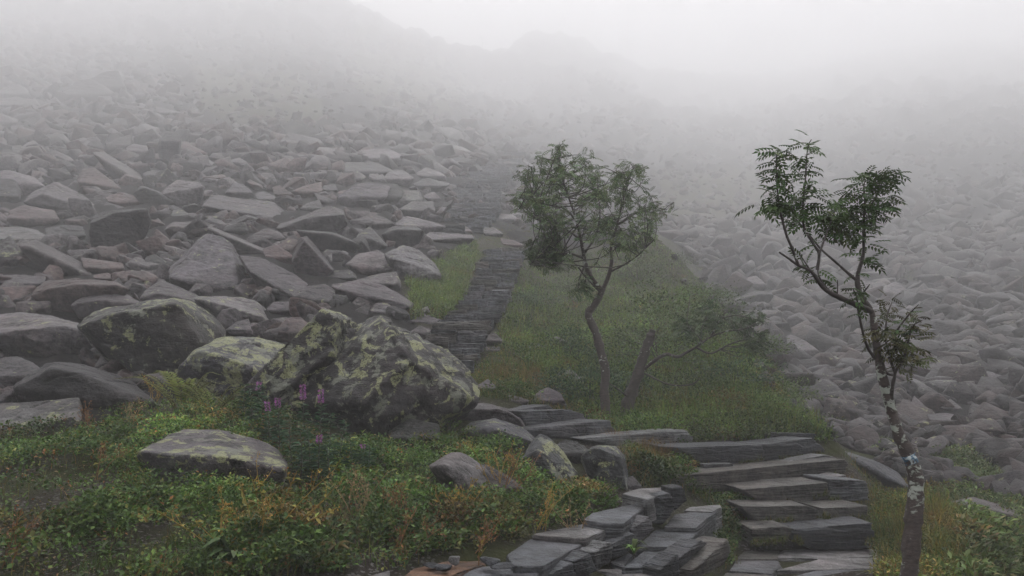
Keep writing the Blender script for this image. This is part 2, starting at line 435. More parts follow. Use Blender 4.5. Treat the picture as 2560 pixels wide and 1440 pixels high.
def traced(poly, T, ridge=None, inner=None, thick=0.8, d0=None, p=70, lvl=5, rough=0.03, strata=0.025, lean=0.55, tuck=0.12, seed=0, sink=0.25, front=0.28, tol=0.985, sdir=(0.25, 0.15, 1.0)):
    """boulder whose silhouette follows a traced outline; real depth is given by the ground it stands on"""
    ox, oy, s = T
    poly = [(ox + x / s, oy + y / s) for x, y in poly]
    pu = np.array([q[0] for q in poly]); pv = np.array([q[1] for q in poly])
    H = pv.max() - pv.min(); Wp = pu.max() - pu.min()
    low = pv > pv.max() - 0.3 * H
    ub = pu[low].mean(); vb = pv.max()
    d = float(depth(ub, min(vb - 0.06 * H, 1500))) if d0 is None else d0
    d = d * 1.0
    W = Wp * d / F; Hm = H * d / F
    S = math.sqrt(W * max(Hm, 0.45 * W))
    dc = d + 0.3 * S
    cu, cv = pu.mean(), pv.mean()
    if ridge is None:
        ridge = [(pu.min() + 0.06 * Wp, cv + 0.05 * H), (cu - 0.18 * Wp, cv + 0.16 * H), (cu + 0.2 * Wp, cv + 0.12 * H), (pu.max() - 0.06 * Wp, cv + 0.08 * H)]
    else: ridge = [(ox + x / s, oy + y / s) for x, y in ridge]
    rs = sorted(ridge); ru = [q[0] for q in rs]; rv = [q[1] for q in rs]
    pts = []
    for u, v in poly:
        lv = np.interp(u, ru, rv)
        if v < lv - 0.02 * H: dd = dc + lean * S * min(1.0, 0.35 + (lv - v) / (0.5 * H + 1e-6))
        else: dd = dc - (front - tuck - 0.04) * S
        pts.append(P(u, v, dd)); lastd = dd
    if inner is None:
        for u, v in ridge: pts.append(P(u, v, dc - front * S))
    else:
        for x, y, o in inner: pts.append(P(ox + x / s, oy + y / s, dc + o * S))
    for u, v in poly[::1]:
        q = P(cu + (u - cu) * 0.72, cv + (v - cv) * 0.72 + 0.06 * H, dc + (lean + thick) * S); pts.append(q)
    for u, v in zip(pu[low], pv[low]):
        q = P(cu + (u - cu) * 0.85, v, dc + 0.35 * S); q[2] -= sink * Hm; pts.append(q)
    pts = np.array(pts)
    c, N, D = hull_planes(pts, tol)
    ext = (pts.max(0) - pts.min(0)) / 2
    V, Fc = rock_shape(N, D, ext, lvl, p, seed, rough, strata, sdir)
    ROCKS.append((poly, dc))
    return V + c, Fc

T1 = (0, 720, 2.0); T2 = (600, 720, 2.0); T3 = (1200, 900, 2.667); T4 = (1700, 900, 2.667)
T5 = (1800, 300, 2.0566); T6 = (1200, 300, 1.8); T7 = (0, 300, 2.4); T8 = (700, 250, 2.057); T0 = (0, 0, 2.844); T9 = (1650, 500, 2.813)
# tints: purple-grey, dark, pale, reddish, blue-grey
PG = (0.066, 0.059, 0.063); DK = (0.034, 0.032, 0.033); PL = (0.102, 0.095, 0.099); RD = (0.078, 0.058, 0.057); BG = (0.058, 0.06, 0.066)
# ------------------------------------------------------------------ traced boulders: (crop, tint, lichen, label, outline, ridge, options)
BL = 'boulders of the left slope'; BF = 'boulders on the grassy knoll'; BR = 'rocks of the right slope'; BS = 'rocks beside the stone stair'
BOULDERS = [
 (T1,DK,.72,BL,'large dark wedge-shaped boulder leaning left, yellow lichen over its upper right corner',[(400,160),(470,115),(700,75),(900,55),(960,65),(1040,120),(1140,230),(1000,290),(930,370),(905,440),(840,480),(700,440),(560,330),(420,220)],[(410,185),(560,130),(720,105),(890,80),(960,190),(990,285)],dict(lvl=6)),
 (T1,BG,.95,BL,'block boulder with flat pale top crusted with lichen, just left of the biggest boulder',[(905,390),(1000,290),(1130,240),(1300,245),(1400,270),(1460,310),(1300,430),(1250,520),(1190,560),(1000,560),(920,500)],[(910,395),(1000,312),(1130,350),(1280,430)],dict(lvl=6,lean=.7)),
 (T1,PL,.35,BL,'flat pale-topped boulder at the photo edge with a black hollow under its front',[(-60,140),(100,120),(280,140),(400,175),(415,210),(480,330),(300,375),(130,360),(0,330),(-60,250)],[(-60,235),(10,225),(150,235),(240,215),(330,190),(410,205)],dict(lvl=6,lean=.8,tuck=.28)),
 (T1,PG,.2,BL,'rounded brown-grey boulder at the photo edge below the pale-topped one',[(0,350),(90,340),(160,370),(210,410),(200,450),(100,500),(0,540),(-60,500),(-60,380)],None,{}),
 (T1,DK,.35,BL,'long low dark boulder stretching left behind the ferns',[(70,490),(130,430),(260,375),(420,380),(560,430),(700,500),(800,580),(720,640),(600,650),(420,640),(300,585),(90,580)],[(75,500),(250,400),(420,430),(620,570)],dict(lvl=6)),
 (T1,PL,.6,BL,'low mottled slab of rock lying at the photo edge against the green knoll',[(-60,590),(200,580),(330,560),(400,560),(415,620),(410,690),(300,720),(100,730),(-60,745)],[(-60,715),(200,700),(400,670)],dict(lvl=6,lean=.5)),
 (T1,PL,.75,BF,'flat-topped low boulder sunk in green ground cover with a small pebble on top',[(740,820),(850,755),(960,712),(1090,705),(1250,740),(1390,800),(1440,860),(1420,950),(1380,1000),(1250,1050),(1060,1075),(900,1050),(840,980),(780,920)],[(745,830),(850,852),(1000,870),(1120,850),(1200,885),(1350,920),(1425,905)],dict(lvl=6,lean=.95,tuck=.2)),
 (T2,PL,.15,BF,'low grey rounded rock half buried in leaves in front of the biggest boulder',[(970,870),(1050,820),(1130,830),(1220,890),(1270,960),(1285,1060),(1200,1115),(1130,1080),(1100,980),(1000,930)],[(985,890),(1060,900),(1130,960),(1200,1090)],dict(lvl=6)),
 (T2,RD,.1,BF,'small brownish sloping rock right of the grey half-buried rock',[(1230,880),(1330,930),(1420,1000),(1430,1080),(1300,1070),(1260,980)],None,{}),
 (T2,DK,.1,BF,'black stone wedged under the right end of the biggest boulder',[(740,720),(850,650),(990,680),(1000,740),(960,770),(820,810),(740,800)],None,{}),
 (T2,PL,.1,BS,'small whitish stone alone in the grass above the arched slab',[(1180,490),(1240,455),(1280,490),(1250,525),(1190,520)],None,{}),
 (T3,BG,.6,BF,'hump-backed boulder with pale lichen discs, right of the biggest boulder',[(-130,470),(-60,410),(100,395),(230,430),(330,480),(375,530),(330,600),(210,605),(60,580),(-100,530)],[(-120,480),(60,450),(210,520),(340,545)],dict(lvl=6)),
 (T3,PL,.4,BF,'arched pale slab resting over the hump-backed boulder',[(-170,320),(0,295),(120,310),(230,340),(290,400),(310,460),(200,440),(60,405),(-100,415)],[(-150,340),(0,345),(150,335),(280,420)],dict(lvl=6,lean=.8)),
 (T3,BG,.9,BF,'tilted rectangular block leaning right with a yellow-streaked upper face',[(285,645),(330,560),(400,485),(440,500),(560,620),(655,770),(600,815),(500,800),(430,720),(300,680)],[(290,650),(375,605),(420,655),(510,800)],dict(lvl=6,front=.4)),
 (T3,DK,.3,BF,'dark knobbly rock behind the tilted block',[(505,560),(570,525),(680,570),(745,610),(660,650),(640,700),(590,660)],None,dict(rough=.1)),
 (T3,BG,.85,BF,'broad upright rock blotched with pale green lichen, beside the tilted block',[(670,650),(740,600),(800,568),(900,572),(960,640),(990,760),(985,880),(900,870),(800,820),(720,770)],[(680,655),(790,590),(940,650),(975,860)],dict(lvl=6)),
 (T3,PG,.2,BF,'small grey wedge at the foot of the pale green upright rock',[(960,800),(1010,770),(1080,850),(1060,870),(980,870)],None,{}),
 (T3,PL,.25,BS,'pale flat rock in the bushes left of the twin-stemmed rowan',[(480,150),(520,80),(600,65),(690,120),(720,170),(640,180)],None,{}),
 (T3,PG,.3,BS,'grey peaked rock half hidden in herbs below the pale flat rock',[(325,280),(370,220),(450,180),(540,220),(580,300),(480,330),(380,300)],None,{}),
 (T3,PL,.1,BS,'thin pale rock showing through grass left of the grey peaked rock',[(190,230),(250,240),(330,270),(300,320),(220,290)],None,{}),
 # ---- left slope, lower rows
 (T7,PG,.3,BL,'plank-shaped boulder sloping down to the right near the photo edge',[(110,740),(200,720),(330,790),(480,860),(540,900),(560,945),(520,950),(380,910),(250,860),(130,780)],[(115,760),(250,815),(400,880),(540,945)],dict(lean=.7)),
 (T7,DK,.2,BL,'upright dark cube-like boulder with a lit right corner',[(555,680),(580,560),(780,545),(890,545),(910,620),(880,700),(800,740),(740,800),(640,820),(540,740)],[(560,610),(640,575),(780,560),(890,565)],dict(lvl=6)),
 (T7,PL,.45,BL,'pale pyramid-shaped boulder standing out in the middle of the left slope',[(1010,900),(1100,830),(1180,740),(1240,685),(1320,690),(1390,730),(1430,810),(1480,900),(1495,980),(1440,1030),(1280,1040),(1150,1000),(1015,960)],[(1015,945),(1150,985),(1280,1028),(1440,1010)],dict(lvl=6,lean=.8,tuck=.25)),
 (T7,PG,.3,BL,'grey boulder leaning against the right side of the pale pyramid boulder',[(1430,810),(1560,820),(1700,890),(1800,950),(1850,990),(1760,1080),(1680,1060),(1560,970),(1500,920)],[(1500,915),(1600,980),(1700,1045),(1770,1065)],dict(lvl=6,tuck=.25)),
 (T7,PG,.5,BL,'long sloping ledge of rock right behind the lichen wedge boulder',[(840,1060),(890,1000),(960,965),(1060,1000),(1180,1050),(1260,1130),(1200,1140),(1100,1085),(900,1095)],[(845,1065),(950,1040),(1100,1070),(1240,1130)],{}),
 (T7,PL,.7,BL,'flat lichened slab jutting right over a dark gap, behind the block boulder',[(1180,1055),(1450,1060),(1530,1080),(1600,1150),(1650,1220),(1600,1245),(1480,1190),(1340,1220),(1270,1150)],[(1190,1075),(1300,1140),(1480,1160),(1620,1225)],dict(lvl=6,tuck=.3,lean=.8)),
 (T7,PG,.3,BL,'small triangular rock in the gap below the jutting lichened slab',[(1350,1260),(1420,1210),(1490,1190),(1510,1250),(1520,1295),(1400,1300)],None,{}),
 (T7,RD,.25,BL,'rounded brownish rock behind the peak of the biggest boulder',[(1660,1240),(1720,1190),(1800,1180),(1870,1240),(1860,1310),(1750,1340),(1660,1310)],None,{}),
 (T7,PG,.35,BL,'squat rock right of the jutting lichened slab',[(1600,1130),(1640,1090),(1760,1090),(1800,1140),(1760,1170),(1650,1190)],None,{}),
 (T7,PG,.2,BL,'low boulder at the photo edge over a dark shadow, left of the wide brown one',[(-40,935),(100,925),(250,945),(230,990),(170,1040),(60,1015),(-40,990)],[(-40,975),(100,985),(230,985)],dict(tuck=.3)),
 (T7,RD,.3,BL,'wide brown boulder with a long curved back near the photo edge',[(180,1050),(250,970),(450,950),(700,970),(780,1010),(760,1050),(640,1030),(560,1080),(440,1170),(320,1140),(260,1120)],[(185,1050),(300,1010),(450,985),(700,990)],dict(lvl=6)),
 (T7,PG,.45,BL,'low speckled boulder leaning on the wide brown boulder',[(440,1090),(540,1030),(640,1010),(780,1050),(850,1100),(700,1145),(500,1190)],[(450,1100),(600,1080),(720,1100),(830,1105)],{}),
 (T7,PL,.3,BL,'pale smooth boulder top at the photo edge above the plank-shaped boulder',[(-40,645),(130,640),(230,660),(330,750),(280,745),(150,725),(100,765),(-40,745)],None,dict(lean=.8)),
 (T7,PG,.55,BL,'rough lumpy rock at the photo edge, left of the plank-shaped boulder',[(-20,740),(60,690),(130,790),(70,870),(-20,910)],None,dict(rough=.09)),
 (T7,DK,.3,BL,'dark layered rock left of the cube-like boulder',[(270,650),(400,625),(500,640),(520,700),(450,740),(330,740),(280,700)],None,dict(strata=.08)),
 (T7,RD,.2,BL,'dull red-brown boulder under the dark pointed one near the photo edge',[(30,610),(60,540),(150,510),(330,540),(360,600),(250,640),(100,640)],None,{}),
 (T7,PG,.4,BL,'dark-fronted boulder with a pale slanting top pointing right',[(135,490),(180,440),(260,430),(330,370),(420,410),(520,470),(595,540),(560,552),(430,560),(330,548),(220,515)],[(140,490),(260,445),(330,505),(430,535),(570,545)],dict(lvl=6,lean=.8,tuck=.25)),
 (T7,PL,.3,BL,'large pale boulder half hidden behind the dark-fronted pointed one',[(60,300),(200,340),(280,400),(250,430),(150,470),(50,410),(-10,390),(-10,310)],None,{}),
 (T7,DK,.3,BL,'very dark mossy boulder at the photo edge halfway up the slope',[(-60,340),(90,360),(125,420),(120,480),(50,505),(-10,525),(-60,505)],None,{}),
 (T7,RD,.25,BL,'reddish peaked boulder with a jagged lower edge, left of the long tilted plank',[(460,360),(500,290),(560,285),(620,330),(680,370),(740,420),(640,430),(560,405),(480,405)],[(470,375),(560,385),(640,405),(735,420)],dict(lean=.8)),
 (T7,PG,.25,BL,'long pale plank of rock tilted down to the right on the upper slope',[(580,190),(620,190),(740,280),(840,320),(860,355),(800,378),(740,372),(660,312),(590,245)],[(583,215),(660,285),(740,345),(840,365)],dict(lean=.6)),
 (T7,DK,.3,BL,'dark boulder with sharp pale edge, left of the big cracked boulder',[(800,440),(850,395),(960,430),(1040,480),(1050,530),(950,535),(840,505)],[(805,430),(860,405),(960,440),(1040,490)],{}),
 (T7,PL,.35,BL,'big boulder with cracked pale top in the middle of the upper slope',[(960,440),(1060,360),(1200,375),(1230,400),(1210,480),(1120,530),(1050,512)],[(965,445),(1060,450),(1150,420),(1220,400)],dict(lvl=6)),
 (T7,PG,.4,BL,'long flat boulder overhanging a wide dark hollow',[(1215,510),(1240,475),(1400,475),(1560,490),(1680,520),(1715,550),(1650,608),(1540,585),(1350,552)],[(1218,520),(1350,545),(1560,580),(1655,603)],dict(lvl=6,tuck=.3,lean=.8)),
 (T7,PG,.4,BL,'angular slab with pale flat top above the pale pyramid boulder',[(1000,640),(1030,615),(1200,615),(1300,640),(1250,672),(1150,685),(1090,722),(1020,692)],[(1003,650),(1100,665),(1250,665)],{}),
 (T7,PG,.2,BL,'thin dark slab sliding down to the right behind the pale pyramid boulder',[(1270,660),(1400,700),(1590,780),(1600,825),(1500,815),(1430,790),(1350,720)],[(1280,668),(1430,735),(1595,800)],{}),
 (T7,RD,.2,BL,'brownish rock between the cube-like boulder and the angular slab',[(900,700),(940,650),(1000,700),(1050,760),(1000,795),(900,785)],None,{}),
 (T7,PG,.3,BL,'smooth rounded boulder in the dark hollow under the long flat one',[(1510,690),(1600,645),(1680,670),(1720,710),(1640,750),(1550,730)],None,dict(p=24)),
 (T7,RD,.3,BL,'small crumpled rock left of the tall wedge',[(1580,770),(1650,745),(1730,800),(1780,860),(1700,880),(1620,830)],None,{}),
 (T7,DK,.15,BL,'dark low rock lying left of the pale pyramid boulder',[(870,820),(930,805),(1040,880),(1000,915),(900,925)],None,{}),
 (T7,RD,.25,BL,'small brown rock in the gap below the cube-like boulder',[(560,930),(640,915),(720,950),(700,975),(580,960)],None,{}),
 (T7,RD,.2,BL,'rounded brown rock in shade at the foot of the cube-like boulder',[(490,830),(600,840),(740,860),(760,930),(640,910),(560,905)],None,dict(p=24)),
 (T7,DK,.25,BL,'dark upright stone pillar standing above the other rocks',[(955,200),(960,120),(1000,70),(1060,85),(1085,150),(1080,260),(1030,285),(970,275)],[(958,130),(1010,125),(1080,125)],dict(thick=.4,sink=.1)),
 (T7,PG,.2,BL,'pointed pale-topped rock left of the stone pillar',[(640,150),(700,110),(790,85),(795,130),(720,190),(650,195)],None,{}),
 (T7,PG,.25,BL,'low flat rock right beside the stone pillar on its left',[(750,170),(800,140),(950,170),(940,205),(780,215)],None,{}),
 (T7,PG,.4,BL,'long flat rock in front of the stone pillar',[(690,215),(800,205),(940,240),(900,272),(780,255)],None,{}),
 (T7,PG,.25,BL,'flat rock above the big cracked boulder',[(860,320),(900,300),(1050,310),(1020,352),(900,358)],None,{}),
 (T7,RD,.2,BL,'slanting reddish slab right of the stone pillar',[(1090,140),(1150,150),(1250,220),(1200,245),(1100,185)],None,{}),
 (T7,PG,.2,BL,'rock with a curved pale top above the reddish peaked boulder',[(270,200),(340,185),(420,220),(460,270),(380,292),(290,252)],None,{}),
 (T7,PG,.25,BL,'triangular rock with a pale face above the long flat overhanging boulder',[(1350,440),(1400,375),(1460,385),(1530,465),(1430,472)],None,{}),
 (T7,PL,.2,BL,'pale oval rock right of the pale-faced triangular rock',[(1530,440),(1580,425),(1690,490),(1620,512),(1540,482)],None,dict(p=24)),
 (T7,PG,.2,BL,'small pale rock tucked behind the dark-fronted pointed boulder',[(600,520),(640,490),(740,520),(700,552),(620,552)],None,{}),
 (T7,RD,.2,BL,'brown slab leaning behind the dark boulder with sharp pale edge',[(640,460),(720,430),(800,450),(850,530),(760,542),(680,492)],None,{}),
 (T7,RD,.15,BL,'thin reddish rock tilted right above the pale oval rock',[(1640,400),(1680,390),(1770,470),(1700,492)],None,{}),
 (T7,PG,.3,BL,'dark flat rock high up right of the stone pillar',[(1480,210),(1550,180),(1650,210),(1630,242),(1500,232)],None,{}),
 (T7,PG,.2,BL,'small roof-shaped rock at the upper photo edge',[(60,40),(130,30),(190,60),(130,78),(70,72)],None,{}),
 (T7,PG,.5,BL,'lichen-yellowed rock at the photo edge above the very dark mossy boulder',[(70,160),(120,150),(180,210),(160,240),(90,210)],None,{}),
 (T7,PG,.3,BL,'low rock at the photo edge right below the lichen-yellowed one',[(-20,200),(60,190),(140,215),(150,260),(40,250),(-20,255)],None,{}),
 # ---- left slope next to the stair
 (T8,DK,.3,BL,'small dark domed rock behind the two-tone long boulder',[(220,940),(270,880),(360,870),(395,900),(400,922),(330,942)],None,dict(p=24)),
 (T8,PG,.6,BL,'rounded lichen-speckled boulder at the left end of the long grey one',[(60,1000),(120,960),(230,945),(290,980),(250,1050),(180,1085),(90,1075)],[(70,1010),(150,1020),(250,1040)],{}),
 (T8,PG,.35,BL,'long grey boulder with dark undercut end pointing at the stair',[(280,945),(400,925),(520,945),(620,1000),(690,1050),(660,1112),(600,1070),(500,1045),(350,1065),(310,1005)],[(290,970),(400,1010),(560,1030),(670,1070)],dict(lvl=6,tuck=.28)),
 (T8,PL,.5,BL,'small pale rounded rock under the long grey boulder',[(460,1080),(490,1045),(550,1040),(605,1085),(590,1125),(480,1115)],None,dict(p=24)),
 (T8,PL,.3,BL,'pale tilted slab face left of the big rounded boulder',[(340,840),(400,790),(500,770),(560,800),(610,870),(520,892),(420,912)],[(345,845),(430,890),(600,870)],{}),
 (T8,PL,.5,BL,'big rounded pale boulder closest to the grass beside the stair',[(540,790),(620,745),(720,770),(790,830),(835,900),(760,935),(640,965),(600,892)],[(560,810),(640,900),(740,920),(825,905)],dict(lvl=6,p=28)),
 (T8,PG,.45,BL,'dark pointed rock below the pale tilted slab face',[(410,920),(520,890),(600,880),(625,965),(600,995),(560,965),(470,932)],None,{}),
 (T8,PG,.4,BL,'small roof-shaped boulder with a dark front above the pale tilted slab',[(400,690),(460,650),(500,690),(555,750),(500,775),(420,742)],[(405,700),(470,715),(545,750)],{}),
 (T8,DK,.35,BL,'dark-fronted block with thin lit top edge, right of the roof-shaped boulder',[(520,690),(580,650),(700,650),(740,680),(715,742),(620,765),(550,732)],[(525,690),(600,665),(735,670)],{}),
 (T8,PG,.3,BL,'long slanting boulder above the dark-fronted block',[(390,600),(460,580),(570,630),(600,650),(520,672),(430,642)],None,{}),
 (T8,PL,.5,BL,'lichened boulder with a humped top close to the ruined part of the stair',[(600,630),(650,595),(720,610),(800,640),(850,660),(800,692),(720,672),(640,652)],None,{}),
 (T8,PG,.35,BL,'flat table-like slab pointing right at the stair',[(720,720),(760,680),(900,690),(985,700),(970,737),(880,742),(770,752)],[(725,725),(850,715),(980,715)],dict(lean=.8)),
 (T8,RD,.1,BS,'smooth reddish slab lying above the table-like slab',[(850,650),(960,650),(995,692),(860,692)],None,dict(lean=.9)),
 (T8,PG,.3,BL,'large dark-sided boulder in mid slope left of the stair',[(300,490),(400,430),(520,430),(560,442),(500,505),(450,565),(340,565)],None,{}),
 (T8,DK,.3,BL,'dark overhanging rock adjoining the large dark-sided boulder',[(510,430),(600,430),(640,470),(560,522),(500,562),(480,522)],None,{}),
 (T8,PL,.3,BL,'pale broad boulder with a smooth face, above the humped lichened one',[(560,500),(640,460),(720,470),(735,512),(640,562),(560,572)],None,{}),
 (T8,PG,.4,BL,'grey boulder right below the pale smooth-faced one',[(610,560),(680,520),(790,520),(800,572),(700,602),(630,592)],None,{}),
 (T8,PG,.35,BL,'small peaked rock on the shoulder of the dark-capped boulder',[(90,590),(140,530),(200,510),(222,550),(180,582)],None,{}),
 (T8,PG,.35,BL,'wide dark-capped boulder with rounded right end',[(-10,645),(160,580),(260,545),(330,570),(350,642),(280,682),(40,695)],[(0,660),(160,600),(330,590)],dict(lvl=6)),
 (T8,DK,.35,BL,'dark wedge boulder with lit sharp upper rim, below the wide dark-capped one',[(100,670),(280,680),(430,750),(400,775),(300,770),(200,790),(150,745)],[(103,674),(280,692),(425,752)],dict(tuck=.3)),
 (T8,PG,.25,BL,'tall wedge boulder standing on end with a ridged face',[(60,830),(105,705),(140,700),(210,785),(270,870),(210,942),(90,905)],[(65,830),(125,720),(200,860),(265,875)],dict(lvl=6)),
 (T8,PL,.3,BL,'rounded pale boulder below the fogged stair, first of a pair',[(520,420),(560,370),(640,360),(690,400),(650,442)],None,dict(p=24)),
 (T8,PL,.3,BL,'rounded pale boulder below the fogged stair, second of a pair and nearer the stair',[(690,380),(750,345),(830,370),(862,420),(760,412)],None,dict(p=24)),
 (T8,DK,.2,BL,'dark low boulder in front of the pale pair below the fogged stair',[(680,430),(760,400),(870,430),(820,462),(700,462)],None,{}),
 (T8,DK,.2,BL,'long dark flat boulder with a black front on the upper slope',[(280,360),(340,320),(500,320),(600,370),(560,392),(440,375),(340,405)],None,dict(tuck=.3)),
 (T8,PL,.2,BL,'pale tilted slab on the upper slope above the long dark flat boulder',[(430,260),(540,250),(660,320),(600,342),(480,312)],None,{}),
 (T8,PG,.2,BL,'long low dark rock at the edge of the upper grass patch',[(-10,190),(60,170),(200,200),(230,262),(120,252)],None,{}),
 (T8,DK,.2,BL,'small dark block up in the fog above the pale tilted slab',[(660,190),(740,180),(810,210),(780,242),(680,232)],None,{}),
 (T8,PL,.4,BL,'lichened slanting slab up in the fog beside the stair',[(770,270),(830,220),(940,240),(1000,282),(880,292)],None,{}),
 (T8,PG,.5,BL,'small lichen-topped rock in front of the long dark flat boulder',[(330,410),(390,360),(440,390),(412,432)],None,{}),
 (T8,RD,.2,BL,'angular brown rock left of the large dark-sided boulder',[(60,480),(130,440),(210,420),(218,470),(140,512)],None,{}),
 (T8,PG,.2,BL,'small square rock between the brown angular one and the dark-sided boulder',[(220,440),(280,430),(300,470),(240,492)],None,{}),
 (T8,PL,.2,BL,'small pointed pale rock right of the pale smooth-faced boulder',[(740,490),(790,470),(830,510),(780,532)],None,{}),
 (T8,PL,.2,BS,'pale flat rock right of the stair where it bends',[(1030,600),(1100,580),(1180,590),(1230,630),(1120,632)],None,{}),
 (T8,PL,.1,BS,'small flat light stone set at the top of the lower stair',[(1050,660),(1100,655),(1150,690),(1130,712),(1060,702)],None,{}),
 (T8,RD,.05,BS,'reddish flat stone beside the small light one at the top of the lower stair',[(1140,710),(1200,720),(1250,745),(1240,772),(1170,752)],None,{}),
 (T8,PG,.2,BS,'small reddish-grey rock in the grass left of the lower stair',[(700,1080),(760,1060),(770,1092),(710,1112)],None,{}),
 (T8,PG,.2,BS,'flat rock leading from the grass to the stair foot',[(660,1130),(740,1100),(830,1130),(850,1162),(760,1165)],None,{}),
 (T8,PG,.2,BS,'low rock just behind the right shoulder of the biggest boulder',[(670,1190),(720,1160),(780,1180),(760,1215),(690,1215)],None,{}),
 (T8,PG,.25,BS,'rounded stone at the right foot of the lower stair, upper of two',[(1050,1210),(1100,1195),(1145,1235),(1120,1272),(1060,1252)],None,dict(p=24)),
 (T8,PG,.25,BS,'flat stone at the right foot of the lower stair, lower of two',[(1060,1270),(1130,1268),(1135,1302),(1070,1305)],None,{}),
 (T8,PG,.2,BS,'flat grey rock in the path grass below the stair foot',[(1220,1270),(1290,1250),(1360,1260),(1310,1292),(1240,1292)],None,{}),
 (T8,PG,.3,BS,'small knobbly rock in herbs right of the path',[(1380,1230),(1420,1215),(1480,1240),(1440,1272)],None,{}),
 # ---- top left, fogged
 (T0,PG,.3,BL,'big rounded boulder on the foggy upper slope near the photo edge',[(440,650),(560,570),(640,560),(760,620),(812,662),(780,722),(640,755),(500,742)],None,{}),
 (T0,DK,.1,BL,'dark block right behind the big rounded boulder on the foggy upper slope',[(640,560),(740,510),(840,500),(880,590),(912,690),(830,722),(800,642)],None,{}),
 (T0,PG,.3,BL,'pointed boulder at the foggy upper photo edge',[(-20,640),(130,600),(190,630),(232,690),(100,702),(-20,690)],None,{}),
 (T0,PG,.1,BL,'long ledge boulder right under the pointed boulder at the foggy photo edge',[(-20,710),(70,690),(260,710),(300,762),(200,792),(-20,775)],None,{}),
 (T0,PG,.1,BL,'wedge boulder at the photo edge below the long foggy ledge',[(-20,800),(130,850),(120,892),(-20,902)],None,{}),
 (T0,PG,.1,BL,'pale wedge on the foggy slope at the lower edge of the grass patch',[(1310,830),(1420,860),(1490,910),(1400,932),(1330,882)],None,{}),
 (T0,PG,.1,BL,'flat faint boulder left of the upper grass patch',[(1100,760),(1200,780),(1290,800),(1200,832),(1130,802)],None,{}),
 # ---- right slope
 (T4,PG,.15,BR,'big flat oval boulder right of the thin rowan trunk',[(1600,730),(1750,680),(1900,680),(2080,710),(2170,790),(2180,850),(2050,840),(1850,800),(1650,765)],[(1605,735),(1800,780),(2000,830),(2170,845)],dict(lvl=6,lean=.9)),
 (T4,PG,.2,BR,'long dark-sided slab at the lower right, above the grass',[(1790,950),(1900,920),(2060,950),(2290,1030),(2420,1060),(2420,1160),(2250,1160),(2050,1115),(1850,1015)],[(1800,960),(1950,970),(2150,1040),(2410,1090)],dict(lvl=6)),
 (T4,BG,.1,BR,'smooth grey slab sloping down behind the near steps',[(1020,580),(1150,630),(1300,670),(1450,750),(1540,860),(1450,850),(1250,760),(1100,690)],[(1030,600),(1250,720),(1500,850)],dict(d0=10.8,lean=.5)),
 (T4,PL,.05,BR,'pale oblong rock left of the thin rowan trunk',[(1170,150),(1250,130),(1320,190),(1262,207)],None,{}),
 (T4,PG,.1,BR,'upright triangular rock right of the thin rowan trunk',[(1520,340),(1560,240),(1650,320),(1660,400),(1550,402)],None,{}),
 (T4,PG,.1,BR,'roof-shaped rock right of the upright triangular rock',[(1730,300),(1800,260),(1890,340),(1830,362)],None,{}),
 (T4,PG,.2,BR,'large angular boulder with a paler right flank on the right slope',[(1920,340),(1950,285),(2050,310),(2090,360),(2020,402),(1930,392)],None,{}),
 (T4,PG,.2,BR,'boulder leaning right under the large angular one',[(2060,420),(2110,380),(2200,430),(2150,502)],None,{}),
 (T4,PG,.1,BR,'wide flat slab below the roof-shaped rock on the right slope',[(1660,360),(1780,355),(1950,390),(1950,462),(1700,422)],None,{}),
 (T4,RD,.1,BR,'low mounded brown rock just right of the rowan trunk',[(1500,440),(1620,400),(1750,440),(1810,490),(1650,502)],None,dict(p=24)),
 (T4,PG,.1,BR,'small egg-shaped rock beside the rowan fork',[(1480,140),(1530,90),(1580,130),(1560,172)],None,dict(p=20)),
 (T4,PG,.1,BR,'large rounded boulder high on the right slope',[(1960,110),(2050,70),(2160,110),(2150,190),(2000,202)],None,dict(p=24)),
 (T4,PG,.1,BR,'domed boulder at the right photo edge',[(2150,290),(2220,255),(2320,270),(2300,322),(2170,332)],None,{}),
 (T4,PG,.35,BR,'lichen-topped boulder right above the big flat oval one',[(1800,610),(1950,565),(2050,590),(2030,632),(1850,642)],None,{}),
 (T4,PG,.35,BR,'lichened flat boulder at the right photo edge above the oval one',[(2120,560),(2250,540),(2350,580),(2300,622),(2150,602)],None,{}),
 (T4,PL,.1,BR,'small pale rock left of the rowan trunk, higher than the smooth grey slab',[(1050,290),(1100,270),(1150,300),(1100,312)],None,{}),
 (T4,PG,.1,BR,'small square rock resting against the big flat oval boulder',[(1880,655),(1920,635),(1960,660),(1930,688)],None,{}),
 (T4,PG,.2,BR,'curved rock rib in the grass below the long dark-sided slab',[(1960,1130),(2020,1110),(2100,1180),(2200,1260),(2100,1232)],None,{}),
 (T4,PG,.15,BR,'grey wedge rock right of the trunk at the left end of the long dark slab',[(1690,910),(1760,900),(1810,960),(1720,955)],None,{}),
 (T4,PL,.1,BF,'pale rock showing in the grass at the lower right frame edge',[(1615,1355),(1700,1385),(1850,1430),(1700,1460),(1630,1420)],None,{}),
 (T5,PL,.05,BR,'pale plank rock tilted right in the fog left of the rowan trunk',[(300,1130),(360,1100),(450,1150),(520,1200),(450,1252),(380,1202)],None,{}),
 (T5,PL,.05,BR,'small upright sliver of rock left of the pale tilted plank',[(260,1150),(285,1140),(302,1190),(280,1192)],None,{}),
 (T5,DK,.05,BR,'dark overhanging block in the foggy gully beyond the green bank',[(60,940),(200,880),(260,890),(272,960),(150,965)],[(65,930),(200,895),(262,897)],dict(tuck=.3)),
 (T5,PL,.05,BR,'large pale slanted slab in the fog behind the rowan',[(830,860),(900,830),(970,890),(990,952),(900,912)],None,{}),
 (T5,PL,.05,BR,'flat light rock just left of the lower rowan trunk',[(690,1350),(790,1340),(812,1382),(720,1392)],None,{}),
